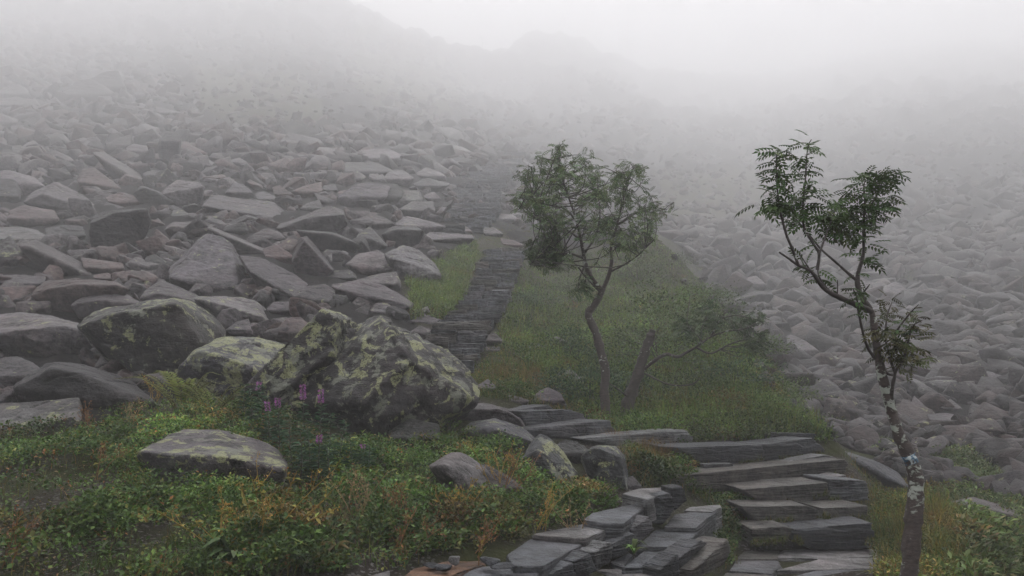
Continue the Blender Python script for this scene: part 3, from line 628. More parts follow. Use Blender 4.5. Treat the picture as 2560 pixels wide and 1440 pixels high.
 (T5,PG,.05,BR,'broad rock below the tilted pale plank',[(520,1130),(600,1120),(690,1160),(640,1190),(560,1180)],None,{}),
 (T5,PG,.05,BR,'faint boulder right of the rowan fork',[(930,1280),(1000,1270),(1030,1330),(980,1362),(940,1350)],None,{}),
 (T5,PG,.05,BR,'wide flat rock at the left edge of the gully',[(100,820),(180,800),(240,860),(160,872)],None,{}),
]
for i, (T, tint, lich, grp, label, poly, ridge, opt) in enumerate(BOULDERS):
    part = traced(poly, T, ridge, seed=i + 1, **opt)
    j = np.array(tint) * rng.uniform(0.85, 1.15) * (1 + rng.uniform(-0.04, 0.04, 3))
    place_rock('boulder', [part], ROCK, label, 'boulder', grp, j, lich)

# the biggest boulder: a leaning slab layer and the main mass, one body
hl = traced([(0,520),(250,300),(400,190),(490,120),(560,150),(600,165),(590,235),(400,390),(300,500),(200,570),(100,570)], T2,
            inner=[(40,525,-.12),(490,150,-.1),(470,330,-.2),(200,530,-.22)], thick=.7, d0=8.25, lvl=6, p=110, rough=.04, strata=.10, seed=201, tol=.96, sdir=(-.6,-.25,.78))
hm = traced([(215,490),(330,440),(600,250),(640,185),(740,140),(860,220),(1000,320),(1160,470),(1110,560),(1000,660),(830,755),(700,790),(500,740),(220,600)], T2,
            inner=[(640,235,-.04),(740,170,.02),(870,440,-.3),(650,590,-.42),(1010,590,-.2),(320,480,-.14),(700,720,-.24)],
            thick=.55, d0=8.15, lvl=6, p=110, rough=.045, strata=.07, seed=202, tol=.965, sdir=(-.5,-.45,.7))
place_rock('boulder', [hl, hm], ROCK, 'biggest boulder on the knoll, dark cracked rock blotched with yellow-green lichen', 'boulder', BF, (0.040, 0.037, 0.039), .86)

def small_stone(u, v, w, h, label, tint, dd=0.0, z=None, cat='stone'):
    d = float(depth(u, v)) + dd if z is None else (1.6 - z) / ((v - 960) / F) 
    c = P(u, v, d) if z is None else np.array([P(u, v, d)[0], d, z])
    a = rng.normal(size=(14, 3)); a /= np.linalg.norm(a, axis=1)[:, None]
    pts = a * np.array([w, w * 0.8, h]) / 2
    cc, N, D = hull_planes(pts)
    V, Fc = rock_shape(N, D, np.array([w, w, h]) / 2, 4, 18, int(u), 0.06, 0.02)
    V = V + c + np.array([0, 0, h * 0.35])
    return place_rock('stone', [(V, Fc)], ROCK, label, cat, None, tint, 0.1)

# ------------------------------------------------------------------ dressed slabs
def slab_from_front(front_top, front_bot, T, dl, dr, back, seed, lvl=5, rough=0.02, zdrop=0.0):
    """block whose visible front face is traced; it runs back horizontally by `back` metres"""
    ox, oy, s = T
    ft = [(ox + x / s, oy + y / s) for x, y in front_top]; fb = [(ox + x / s, oy + y / s) for x, y in front_bot]
    us = [q[0] for q in ft + fb]; u0, u1 = min(us), max(us)
    dd = lambda u: dl + (dr - dl) * (u - u0) / (u1 - u0 + 1e-6)
    A = [P(u, v, dd(u)) for u, v in ft]; B = [P(u, v, dd(u) + rng.uniform(0.0, 0.03)) for u, v in fb]
    e = A[-1] - A[0]; e[2] = 0; e /= np.linalg.norm(e); bk = np.array([-e[1], e[0], 0.0])
    if bk[1] < 0: bk = -bk
    zt = np.mean([p[2] for p in A])
    pts = A + B + [np.array([p[0], p[1], p[2]]) + bk * back * rng.uniform(.9, 1.1) - np.array([0, 0, zdrop]) for p in A] + [p + bk * back for p in B]
    pts = np.array(pts)
    c, N, D = hull_planes(pts, 0.97)
    V, Fc = rock_shape(N, D, (pts.max(0) - pts.min(0)) / 2, lvl, 100, seed, rough * .8, 0.07, (0.03, 0.02, 1.0))
    return V + c, Fc

def slab_from_top(poly, T, z, th, seed, lvl=5, rough=0.015, tilt=0.0):
    """block with a traced level top at height z and thickness th"""
    ox, oy, s = T
    A = []
    for x, y in poly:
        r = rays(ox + x / s, oy + y / s); t = (z - 1.6) / r[2]; A.append(EYE + r * t)
    A = np.array(A)
    B = A.copy(); B[:, 2] -= th
    cb = B.mean(0); A[:, :2] = cb[:2] + (A[:, :2] - cb[:2]) * 1.05; B[:, :2] = cb[:2] + (B[:, :2] - cb[:2]) * 1.05
    pts = np.concatenate([A, B])
    pts[:, 2] += (pts[:, 0] - cb[0]) * tilt
    c, N, D = hull_planes(pts, 0.97)
    V, Fc = rock_shape(N, D, (pts.max(0) - pts.min(0)) / 2, lvl, 110, seed, rough * .8, 0.045, (0.03, 0.02, 1.0))
    return V + c, Fc

SL = (0.075, 0.080, 0.089); SD = (0.038, 0.041, 0.047); SB = (0.072, 0.068, 0.062); SP = (0.135, 0.137, 0.14)
NS = 'slabs of the near stone steps'
NEAR = [
 ('broken dark left half of the top step of the near stone steps',SD,[(10,600),(200,580),(545,570)],[(550,665),(380,690),(130,700),(60,650)],8.9,9.3,.55),
 ('dark right half of the top step of the near stone steps',SD,[(550,575),(850,535),(905,540),(960,598)],[(960,625),(850,645),(700,665),(560,672)],9.3,9.9,.55),
 ('long single slab forming the second step from the top of the near stone steps',SB,[(190,750),(400,740),(800,690),(1090,660),(1118,685)],[(1110,750),(850,800),(420,850),(250,790)],8.5,9.3,.5),
 ('brown-grey left slab of the middle step of the near stone steps',SB,[(410,860),(800,840),(970,815)],[(980,890),(850,935),(540,955)],8.2,8.4,.5),
 ('blue-grey right slab of the middle step of the near stone steps',SL,[(990,815),(1110,800),(1252,808)],[(1266,930),(1080,945),(1000,940)],8.4,8.5,.5),
 ('curved left slab of the second step from the bottom of the near stone steps',SB,[(430,1005),(600,985),(880,983),(925,1000)],[(930,1055),(700,1078),(520,1085)],7.85,7.9,.45),
 ('short right slab of the second step from the bottom of the near stone steps',SB,[(945,988),(1255,972)],[(1262,1060),(1000,1075),(960,1050)],7.9,8.0,.45),
 ('small left slab of the bottom step of the near stone steps',SB,[(475,1125),(690,1108),(742,1125)],[(725,1205),(600,1222),(480,1226)],7.5,7.5,.42),
 ('wide dark right slab of the bottom step of the near stone steps',SD,[(755,1130),(1000,1115),(1288,1085)],[(1292,1205),(1180,1230),(830,1238),(775,1200)],7.5,7.55,.42),
]
for k, (lab, c, ft, fb, dl, dr, bk) in enumerate(NEAR):
    place_rock('stone_step', [slab_from_front(ft, fb, T4, dl, dr, bk, 300 + k, 6, 0.022)], SLATE, lab, 'stone step', NS, c, 0)
# thin packing courses between the steps
for k, (lab, ft, fb, dl, dr) in enumerate([
  ('thin pale packing stone under the broken top step of the near steps',[(160,695),(350,690)],[(360,725),(170,730)],8.85,8.95),
  ('thin pale wedge stone under the right half of the top step',[(700,680),(980,632),(1045,650)],[(1040,668),(800,690),(720,692)],9.2,9.6),
  ('thin packing stone at the right end of the long second step',[(960,800),(1105,765)],[(1110,800),(980,815)],8.7,8.8)]):
    place_rock('stone_slab', [slab_from_front(ft, fb, T4, dl, dr, .3, 330 + k, 5, 0.03)], SLATE, lab, 'stone slab', NS, SP, 0)
PV = 'paving slabs at the foot of the near steps'
for k, (lab, c, poly) in enumerate([
 ('long paving slab right along the foot of the bottom step',SP,[(650,1312),(700,1262),(1300,1235),(1315,1308),(950,1322)]),
 ('large pale paving slab in the middle of the landing',SP,[(650,1402),(930,1328),(1318,1316),(1345,1384),(1060,1394)]),
 ('grey paving slab at the left side of the landing',SL,[(330,1405),(375,1338),(650,1338),(675,1375),(610,1425)]),
 ('small paving slab touching the left end of the bottom step',SB,[(375,1325),(440,1272),(655,1272),(640,1328)]),
 ('paving slab at the frame bottom right of the landing',SL,[(590,1480),(900,1405),(1340,1398),(1365,1500),(600,1520)]),
 ('brownish paving slab at the frame bottom left of the landing',SB,[(240,1500),(310,1420),(590,1432),(560,1510)])]):
    place_rock('paving_slab', [slab_from_top(poly, T4, -0.0, .16, 340 + k, 6, 0.012)], SLATE, lab, 'paving slab', PV, c, 0)

US = 'slabs of the path above the near steps'
for k, (lab, c, ft, fb, dl, dr, bk) in enumerate([
 ('small flat slab farthest back of the layered path slabs by the rowan',SL,[(225,335),(370,313),(480,320)],[(487,350),(400,362),(300,372)],11.2,11.4,.6),
 ('layered slab with a notch, second from the back by the rowan',SL,[(285,382),(420,352),(650,345),(690,362)],[(690,405),(480,440),(310,440)],10.6,10.9,.6),
 ('wide layered slab with crumbling front just in front of the rowan stems',SL,[(370,470),(600,432),(870,403)],[(892,480),(820,540),(700,545),(440,505)],10.0,10.4,.6),
 ('long light slab with rounded right end behind the dry grass',SP,[(750,542),(900,520),(1200,495),(1390,488),(1416,518)],[(1390,585),(1280,602),(1100,610),(920,575)],9.4,9.9,.6)]):
    bl = min(fb, key=lambda q: q[0]); brr = max(fb, key=lambda q: q[0]); lowv = max(q[1] for q in fb)
    dl = float(depth(1200 + bl[0] / 2.667, 900 + bl[1] / 2.667)) - .18; dr = float(depth(1200 + brr[0] / 2.667, 900 + (lowv * .5 + brr[1] * .5) / 2.667)) - .1
    place_rock('stone_slab', [slab_from_front(ft, fb, T3, dl, dr, bk, 360 + k, 6, 0.035)], SLATE, lab, 'stone slab', US, c, 0)
place_rock('stone_slab', [slab_from_front([(660,508),(780,488),(905,492)], [(905,525),(780,535),(650,545)], T4, 10.2, 10.5, .4, 370, 5, 0.04)], SLATE, 'small dark slab in the grass just behind the top step', 'stone slab', US, SD, 0)

WG = 'slabs of the low dry-stone wall'
for k, (lab, c, poly, z, th, lv) in enumerate([
 ('cap slab at the frame bottom of the dry-stone wall, widest and palest',SL,[(-200,1500),(-30,1385),(100,1372),(390,1372),(345,1470),(250,1540)],0.43,.2,6),
 ('large smooth cap slab second from the frame bottom on the wall',SL,[(185,1300),(340,1195),(700,1172),(715,1205),(420,1368),(235,1372)],0.47,.17,6),
 ('mossy-backed cap slab third from the frame bottom on the wall',SP,[(440,1168),(520,1140),(820,1078),(868,1090),(880,1110),(705,1190)],0.51,.18,6),
 ('clean-edged cap slab fourth from the frame bottom on the wall',SL,[(700,1062),(760,1020),(1080,948),(1108,962),(955,1085),(830,1085)],0.56,.17,6),
 ('blocky cap stone at the upper end of the wall',SP,[(960,890),(1060,858),(1262,848),(1272,872),(1120,925),(1070,915)],0.63,.2,6),
 ('ledge slab at the upper end of the lower row of the wall',SP,[(1365,1002),(1400,980),(1595,963),(1608,980),(1545,1008)],0.40,.24,5),
 ('dark smooth ledge slab second from the upper end of the lower row',SL,[(1235,1112),(1300,1028),(1535,998),(1568,1010),(1440,1115)],0.385,.24,6),
 ('grey-green ledge slab third from the upper end of the lower row',SL,[(1045,1240),(1180,1133),(1435,1112),(1452,1140),(1335,1245)],0.345,.22,6),
 ('ledge slab with a diagonal crack fourth from the upper end of the lower row',SL,[(955,1382),(1100,1268),(1315,1248),(1328,1278),(1190,1375)],0.31,.22,6),
 ('pale ledge slab at the frame bottom of the lower row',SP,[(740,1480),(800,1400),(1185,1372),(1210,1398),(1160,1490)],0.27,.2,6),
 ('small slab chip beside the broad-leaved tuft on the wall ledge',SL,[(875,1345),(990,1288),(1015,1300),(955,1372)],0.30,.10,5)]):
    place_rock('wall_slab', [slab_from_top(poly, T3, z, th, 400 + k, lv, 0.014)], SLATE, lab, 'wall slab', WG, c, 0)
for k, (lab, c, ft, fb, dl, dr) in enumerate([
 ('jagged dark wall stone under the blocky cap at the upper end',SL,[(1060,935),(1150,930),(1265,885)],[(1300,985),(1215,1100),(1150,1085),(1120,1000)],6.75,6.8),
 ('small dark stones filling the upper end of the wall behind the blocky cap',SD,[(1268,852),(1345,842),(1358,870)],[(1376,935),(1300,1003),(1285,950)],6.95,7.0),
 ('square wall stone under the third cap slab, left one',SD,[(870,1120),(905,1090),(950,1100)],[(962,1180),(890,1200),(876,1160)],5.9,5.95),
 ('square wall stone under the fourth cap slab, right one',SL,[(1005,1130),(1130,1045)],[(1152,1130),(1050,1225),(1020,1190)],6.1,6.25),
 ('low wall stone above the broad-leaved tuft',SL,[(880,1228),(1010,1150),(1035,1165)],[(1042,1215),(960,1292),(885,1325)],5.8,5.95),
 ('reddish-veined wall stone under the second cap slab, upper one',SP,[(755,1282),(860,1218),(880,1225)],[(886,1325),(780,1405),(762,1380)],5.45,5.6),
 ('square wall stone under the second cap slab, middle one',SL,[(622,1345),(735,1288)],[(772,1400),(700,1450),(640,1450)],5.2,5.35),
 ('square wall stone under the second cap slab, lowest one at the frame bottom',SL,[(455,1435),(615,1352)],[(645,1450),(600,1510),(470,1520)],5.0,5.15),
 ('wall stone at the bottom right corner of the lower row, rounded and brown-grey',SB,[(1345,1395),(1480,1285),(1600,1180)],[(1615,1260),(1570,1345),(1500,1380),(1350,1470),(1330,1460)],5.7,6.35),
 ('thin wall stone wedged under the third ledge slab of the lower row',SD,[(1325,1318),(1480,1200)],[(1512,1222),(1400,1330),(1335,1375)],5.7,6.1),
 ('dark corner stone under the fourth ledge slab of the lower row',SD,[(1195,1400),(1320,1290)],[(1335,1400),(1320,1470),(1210,1500)],5.45,5.6)]):
    place_rock('wall_stone', [slab_from_front(ft, fb, T3, dl, dr, .16, 430 + k, 5, 0.035)], SLATE, lab, 'wall stone', WG, c, 0)
place_rock('wall_slab', [slab_from_top([(800,1460),(870,1402),(1050,1362),(1190,1345),(1212,1368),(1150,1400),(920,1470)], T2, 0.44, .1, 450, 6, .012)], SLATE, 'rust-orange stained slab with little stones on it at the frame bottom', 'wall slab', WG, (0.15, 0.085, 0.05), 0)
place_rock('wall_slab', [slab_from_top([(330,1450),(440,1405),(700,1376),(745,1400),(740,1460),(500,1500)], T2, 0.45, .12, 451, 6, .02)], SLATE, 'pale layered slab left of the rust-stained one at the frame bottom', 'wall slab', WG, SP, 0)
place_rock('boulder', [traced([(560,1370),(640,1325),(760,1345),(835,1385),(845,1420),(780,1450),(640,1400)], T2, None, seed=452, d0=5.05, thick=.5)], SLATE, 'blue-black broken rock between the leaves and the rust-stained slab', 'boulder', BF, SD, 0)
place_rock('boulder', [traced([(90,1420),(160,1388),(240,1390),(300,1430),(320,1480),(100,1480)], T2, None, seed=453, d0=4.7, thick=.5)], ROCK, 'low grey rock at the frame bottom left of the pale layered slab', 'boulder', BF, PG, .3)
small_stone(513, 1127, .075, .05, 'small brown pebble lying on top of the flat lichened boulder', (0.10, 0.075, 0.07), dd=-.05)
small_stone(1110, 1408, .12, .06, 'small dark stone lying on the rust-stained slab', SD, z=0.45)
small_stone(1133, 1392, .09, .08, 'small pale stone at the edge of the rust-stained slab', SP, z=0.46)
small_stone(1085, 1400, .13, .05, 'flat dark chip at the back of the rust-stained slab', SD, z=0.45)
small_stone(1225, 1392, .16, .07, 'flat slate chip on the wall beside the rust-stained slab', SL, z=0.47)
small_stone(1262, 1402, .2, .05, 'long dark slate chip in front of the smooth cap slab', SD, z=0.47)

# ------------------------------------------------------------------ far stair: courses of thin slabs climbing away
ORD = ['lowest','second','third','fourth','fifth','sixth','seventh','eighth','ninth','tenth','eleventh','twelfth','thirteenth','fourteenth','fifteenth','sixteenth','seventeenth','eighteenth','nineteenth','twentieth','twenty-first','twenty-second','twenty-third','twenty-fourth','twenty-fifth','twenty-sixth']
def stair(ylist, LE, RE, d0, d1, grp, text, th, base):
    Ly = [q[1] for q in LE][::-1]; Lx = [q[0] for q in LE][::-1]; Ry = [q[1] for q in RE][::-1]; Rx = [q[0] for q in RE][::-1]
    y0, y1 = ylist[0], ylist[-1]; d0, d1 = far(d0), far(d1)
    for k, y in enumerate(ylist):
        xl = np.interp(y, Ly, Lx) + rng.uniform(-14, 14); xr = np.interp(y, Ry, Rx) + rng.uniform(-6, 12)
        f = (y0 - y) / (y0 - y1); d = d0 * (d1 / d0) ** f
        n = 1 + (rng.random() < 0.7) + (rng.random() < 0.15)
        cuts = np.sort(np.concatenate([[0, 1], (np.arange(1, n) / n) + rng.uniform(-.18, .18, n - 1)]))
        hh = th[0] * (th[1] / th[0]) ** f
        for j in range(n):
            a = xl + (xr - xl) * cuts[j] + (2 if j else 0); b = xl + (xr - xl) * cuts[j + 1] - 2
            sl = -rng.uniform(0, 10)
            h = hh * rng.uniform(.8, 1.4)
            jt = rng.uniform(-6, 5)
            ft = [(a, y + jt), ((a + b) / 2, y + sl * .5 + jt - rng.uniform(0, 2)), (b, y + sl + jt)]
            fb = [(b + 2, y + h + sl), ((a + b) / 2, y + h + sl * .5), (a - 2, y + h)]
            um = 700 + (a + b) / 2 / 2.057; vm = 250 + (y + h) / 2.057
            dj = .5 * float(depth(700 + (xl + xr) / 2 / 2.057, vm)) + .5 * float(depth(um, vm)) - .24 + rng.uniform(-.13, .1)
            part = slab_from_front(ft, fb, T8, dj, dj + .1, .8, base + k * 4 + j, 5, 0.03)
            side = '' if n == 1 else (['left-hand ', 'right-hand '] if n == 2 else ['left-hand ', 'middle ', 'right-hand '])[j]
            c = np.array(SL if rng.random() < .6 else (SD if rng.random() < .35 else SB)) * rng.uniform(.8, 1.7)
            place_rock('stair_slab', [part], SLATE, text % (side, ORD[k]), 'stair slab', grp, c, 0)
ys = [1345, 1312, 1280, 1248, 1212, 1186, 1160, 1134, 1108, 1083, 1058, 1034, 1010, 986, 962, 938, 914, 891, 868, 846, 824, 803, 783, 764]
stair(ys, [(770,1380),(745,1200),(850,1110),(920,1040),(985,950),(1010,860),(1060,755)], [(985,1380),(1045,1230),(1120,1110),(1185,1000),(1220,890),(1262,755)], 12.2, 20.4,
      'slabs of the lower stone stair', '%sslate slab in the %s course up of the lower stair behind the biggest boulder', (44, 30), 500)
ys2 = [655, 632, 608, 585, 560, 535, 510, 486, 462, 438, 416, 394, 372, 350, 328, 308, 290, 272]
stair(ys2, [(820,670),(850,560),(860,480),(900,400),(960,330),(1010,265)], [(1035,670),(1120,560),(1150,450),(1190,380),(1230,320),(1260,265)], 22.5, 44,
      'slabs of the upper foggy stone stair', '%sfaint slab in the %s course up of the upper stair fading into fog', (30, 22), 620)

# ------------------------------------------------------------------ filler rocks: shared shapes, each rock its own object
PROTO = []
for k in range(14):
    r2 = np.random.default_rng(900 + k)
    dims = np.array([1.0, r2.uniform(.55, .95), r2.uniform(.38, .8)])
    a = r2.normal(size=(12, 3)); a /= np.linalg.norm(a, axis=1)[:, None]
    pts = np.sign(a) * np.abs(a) ** 0.75 * dims / 2
    c, N, D = hull_planes(pts, 0.95)
    PROTO.append((N, D, dims / 2, k, pts - c))
PM = [mesh('boulder', *rock_shape(N, D, e, 5, 70, 900 + k, .03, .03), ROCK) for N, D, e, k, _ in PROTO]
def chunk(pts):
    bm = bmesh.new()
    for q in pts: bm.verts.new(q)
    bmesh.ops.convex_hull(bm, input=bm.verts)
    bmesh.ops.delete(bm, geom=[v for v in bm.verts if not v.link_faces], context='VERTS')
    bmesh.ops.bevel(bm, geom=bm.edges[:], offset=.03, segments=1, affect='EDGES', clamp_overlap=True)
    bmesh.ops.triangulate(bm, faces=bm.faces[:]); bm.verts.index_update()
    V = np.array([v.co[:] for v in bm.verts]); Fc = np.array([[v.index for v in f.verts] for f in bm.faces]); bm.free()
    return V, Fc
CH = [chunk(q[4]) for q in PROTO]
LREG = [(-60,1010),(-60,60),(300,120),(520,300),(800,330),(1010,300),(1180,330),(1230,400),(1130,480),(1080,590),(1110,640),(1000,700),(1020,830),(700,850),(420,980)]
RREG = [(1640,555),(1800,560),(2000,600),(2300,480),(2640,460),(2640,1360),(2400,1270),(2240,1190),(2080,1100),(2010,1020),(1920,900),(1800,750),(1700,620)]
GROW = [1.07]
def taken(u, v):
    t = np.zeros(np.shape(u), bool)
    for poly, _ in ROCKS:
        cu = sum(q[0] for q in poly) / len(poly); cv = sum(q[1] for q in poly) / len(poly)
        t |= inpoly(u, v, [(cu + (a - cu) * GROW[0], cv + (b - cv) * GROW[0] + (6 if b > cv else 0)) for a, b in poly])
    return t
def normal_at(x, y):
    e = 0.4; return np.array([-(ground(x + e, y) - ground(x - e, y)) / (2 * e), -(ground(x, y + e) - ground(x, y - e)) / (2 * e), 1.0])
def scatter_px(reg, n, free=True):
    U = np.array([q[0] for q in reg]); V = np.array([q[1] for q in reg])
    u = rng.uniform(U.min(), U.max(), n * 4); v = rng.uniform(V.min(), V.max(), n * 4)
    k = inpoly(u, v, reg)
    u, v = u[k], v[k]
    if free:
        k = ~taken(u, v); u, v = u[k], v[k]
    return u[:n], v[:n]
_kept = []
def fill(reg, n, grp, labs, smin, smax):
    u, v = scatter_px(reg, n * 6)
    order = np.argsort(-v + rng.uniform(-260, 260, len(v))); cnt = 0
    for i in order:
        if cnt >= n: break
        s = rng.uniform(smin, smax) * np.interp(v[i], [200, 900], [.65, 1.25])
        if any((u[i] - a) ** 2 + ((v[i] - b) * 1.6) ** 2 < (.42 * (s + c)) ** 2 for a, b, c in _kept): continue
        _kept.append((u[i], v[i], s)); cnt += 1
        d = float(depth(u[i], v[i])); sz = s * d / F
        p = P(u[i], v[i], d)
        o = bpy.data.objects.new('boulder', PM[rng.integers(len(PM))]); COL.objects.link(o)
        nrm = normal_at(p[0], p[1])
        o.location = (p[0], p[1], float(ground(p[0], p[1])) + 0.1 * sz)
        q = Vector(nrm).to_track_quat('Z', 'Y').to_euler()
        o.rotation_euler = (q.x * .5 + rng.uniform(-.55, .55), q.y * .5 + rng.uniform(-.55, .55), rng.uniform(0, 6.28))
        o.scale = [sz * rng.uniform(.85, 1.2), sz * rng.uniform(.8, 1.1), sz * rng.uniform(.85, 1.3)]
        t = [PG, PG, PL, RD, DK, RD][rng.integers(6)]
        o.color = (*(np.array(t) * rng.uniform(.8, 1.2)), rng.uniform(.1, .5))
        row = 0 if v[i] > 650 else (1 if v[i] > 430 else 2)
        tag(o, labs[row], 'boulder', grp + [' in the lower rows', ' in mid slope', ' in the fog higher up'][row])
fill(LREG, 120, 'loose rocks of the left slope', ['small angular rock filling a gap between the big lower boulders left of the stair','small grey rock jammed among the boulders halfway up the left slope','faint small rock among others high on the foggy left slope'], 44, 92)
fill(RREG, 55, 'loose rocks of the right slope', ['loose rock of the nearer scree right of the grassy bank','loose rock of the foggy scree beyond the green bank','very faint rock high on the foggy right slope'], 30, 62)

# rubble too many to count: one mesh per area
SM4 = [rock_shape(N, D, e, 4, 60, 950 + k, .035, .03) for N, D, e, k, _ in PROTO]
def rubble(name, reg, n, px, sg, free, label, near=False, lift=.12, tone=1.0):
    u, v = scatter_px(reg, n, free)
    d = depth(u, v); p = P(u, v, d); p[:, 2] = ground(p[:, 0], p[:, 1])
    sz = np.interp(v, [0, 250, 450, 700, 1000], px) * np.minimum(np.exp(rng.normal(0, sg, len(u))), 1.35 + sg) * d / F
    protos = SM4 if near else CH
    p[:, 2] += lift * sz * rng.uniform(.2, 1.6, len(u))
    Vs = []; Fs = []; Cs = []; off = 0
    for i in range(len(u)):
        Vp, Fp = protos[rng.integers(len(protos))]
        a, b, c = rng.uniform(0, 6.28), rng.uniform(-.7, .7), rng.uniform(-.7, .7)
        ca, sa = math.cos(a), math.sin(a)
        Rm = np.array([[ca, -sa, 0], [sa, ca, 0], [0, 0, 1]]) @ np.array([[1, 0, 0], [0, math.cos(b), -math.sin(b)], [0, math.sin(b), math.cos(b)]]) @ np.array([[math.cos(c), 0, math.sin(c)], [0, 1, 0], [-math.sin(c), 0, math.cos(c)]])
        Vs.append((Vp * sz[i] * rng.uniform(.8, 1.25, 3)) @ Rm.T + p[i]); Fs.append(Fp + off); off += len(Vp)
        t = np.array([PG, PL, RD, DK, PG, RD][rng.integers(6)]) * rng.uniform(.7, 1.25) * tone
        Cs.append(np.tile(t, (len(Vp), 1)))
    o = link(name, mesh(name, np.concatenate(Vs), np.concatenate(Fs), RUBBLE, near, np.concatenate(Cs)))
    tag(o, label, 'rubble', None, 'stuff')
LN = [(x, y) for x, y in LREG if y >= 420] + [(-60, 420)]
LN = [(-60,1010),(-60,430),(1140,430),(1130,480),(1080,590),(1110,640),(1000,700),(1020,830),(700,850),(420,980)]
LF = [(-60,440),(-60,40),(300,120),(520,320),(800,345),(1010,300),(1180,330),(1230,400),(1140,440)]
rubble('rubble', LN, 900, [20, 28, 40, 62, 70], .42, True, 'rubble heaped in the gaps between boulders on the left slope', True, lift=.02)
rubble('rubble', LF, 1900, [18, 32, 47, 56, 62], .55, True, 'tumbled rocks of the upper left slope fading into fog')
GROW[0] = 1.25
rubble('scree', RREG, 3000, [13, 16, 24, 37, 50], 1.0, True, 'dark scree packed over the slope beyond the green bank', tone=.56)
rubble('rubble', [(-60,340),(-60,-20),(820,-20),(1060,100),(1240,200),(1420,160),(1560,180),(1640,330),(1500,560),(1300,560),(1180,330),(800,330),(520,300)], 2400, [14, 20, 28, 40, 50], .5, True, 'faint rubble of the upper slope dissolving into fog')
rubble('scree', [(1600,560),(1640,330),(1700,260),(2640,200),(2640,470),(2300,490),(2000,600)], 1500, [10, 13, 20, 30, 40], .5, True, 'very faint scree high on the fogged right mountainside')
rubble('rubble', [(1130,640),(1240,540),(1330,600),(1330,450),(1200,380),(1120,480),(1080,590)], 160, [14, 18, 24, 30, 40], .4, True, 'broken stones around the bend of the stair')
rubble('scree', [(1650,600),(1730,650),(1800,755),(1920,885),(2075,1070),(2030,1085),(1860,930),(1740,770)], 70, [12, 15, 20, 26, 34], .5, True, 'stones breaking up the edge of the green bank', tone=.7)
# ------------------------------------------------------------------ leaves, blades, tubes
def unit(a): return a / (np.linalg.norm(a, axis=-1, keepdims=True) + 1e-9)
def leaves(p, ax, nr, L, wr, c, fold=0.12):
    ax = unit(ax); sd = unit(np.cross(nr, ax)); nn = np.cross(ax, sd); L = np.broadcast_to(np.asarray(L, float), (len(p),))[:, None]
    V = np.stack([p, p + ax * L * .45 + sd * L * wr * .5 + nn * L * fold, p + ax * L, p + ax * L * .45 - sd * L * wr * .5 + nn * L * fold], 1).reshape(-1, 3)
    b = np.arange(len(p))[:, None] * 4
    Fc = np.concatenate([b + np.array([0, 1, 2]), b + np.array([0, 2, 3])])
    C = np.repeat(c, 4, 0)
    return V, Fc, C
def blades(p, h, lean, w, c):
    """curved grass blades: p base, h length, lean (n,3) horizontal bend vector"""
    n = len(p); h = np.asarray(h)[:, None]; w = np.broadcast_to(np.asarray(w, float), (n,))[:, None]
    up = np.array([0, 0, 1.0]); sd = unit(np.cross(lean + rng.normal(0, .3, (n, 3)), up)) * w * .5
    vs = []
    for t, k in ((0, 1.0), (.4, .9), (.75, .6)):
        q = p + up * h * (t - .25 * t * t * np.linalg.norm(lean, axis=1)[:, None]) + lean * h * t * t
        vs += [q - sd * k, q + sd * k]
    vs.append(p + up * h * (1 - .25 * np.linalg.norm(lean, axis=1)[:, None]) + lean * h)
    V = np.stack(vs, 1).reshape(-1, 3)
    b = np.arange(n)[:, None] * 7
    Fc = np.concatenate([b + np.array(t) for t in ((0, 1, 3), (0, 3, 2), (2, 3, 5), (2, 5, 4), (4, 5, 6))])
    return V, Fc, np.repeat(c, 7, 0)
def merge(parts):
    V = np.concatenate([q[0] for q in parts]); Fs = []; off = 0
    for q in parts: Fs.append(q[1] + off); off += len(q[0])
    C = np.concatenate([q[2] for q in parts]) if len(parts[0]) > 2 else None
    return V, np.concatenate(Fs), C
def spline(pts, n=6):
    pts = np.asarray(pts, float)
    if len(pts) < 3: return np.array([pts[0] + (pts[-1] - pts[0]) * t for t in np.linspace(0, 1, n)])
    q = np.concatenate([[2 * pts[0] - pts[1]], pts, [2 * pts[-1] - pts[-2]]]); out = []
    for i in range(1, len(q) - 2):
        for t in np.linspace(0, 1, n, endpoint=False):
            a, b, c, d = q[i - 1], q[i], q[i + 1], q[i + 2]
            out.append(.5 * ((2 * b) + (-a + c) * t + (2 * a - 5 * b + 4 * c - d) * t * t + (-a + 3 * b - 3 * c + d) * t ** 3))
    out.append(pts[-1]); return np.array(out)
def tube(path, r, sides=7, knob=0.0):
    path = np.asarray(path, float); n = len(path); r = np.broadcast_to(np.asarray(r, float), (n,)).copy()
    if knob: r *= 1 + knob * noise3(path * 14 + 3.3) + knob * .6 * noise3(path * 37)
    t = unit(np.gradient(path, axis=0)); ref = np.array([0.31, 0.9, 0.12]); s = unit(np.cross(t, ref)); b = np.cross(t, s)
    an = np.linspace(0, 2 * np.pi, sides, endpoint=False)
    V = (path[:, None] + r[:, None, None] * (np.cos(an)[None, :, None] * s[:, None] + np.sin(an)[None, :, None] * b[:, None]))
    if knob: V = V + (r[:, None] * .22 * noise3(V * 30))[..., None] * (np.cos(an)[None, :, None] * s[:, None] + np.sin(an)[None, :, None] * b[:, None])
    V = V.reshape(-1, 3)
    I = np.arange(n * sides).reshape(n, sides); J = np.roll(I, -1, 1)
    Q = np.stack([I[:-1], J[:-1], J[1:], I[1:]], -1).reshape(-1, 4)
    T = np.concatenate([Q[:, [0, 1, 2]], Q[:, [0, 2, 3]]])
    cap = [[I[-1, 0], I[-1, k], I[-1, k + 1]] for k in range(1, sides - 1)]
    return V, np.concatenate([T, np.array(cap)])
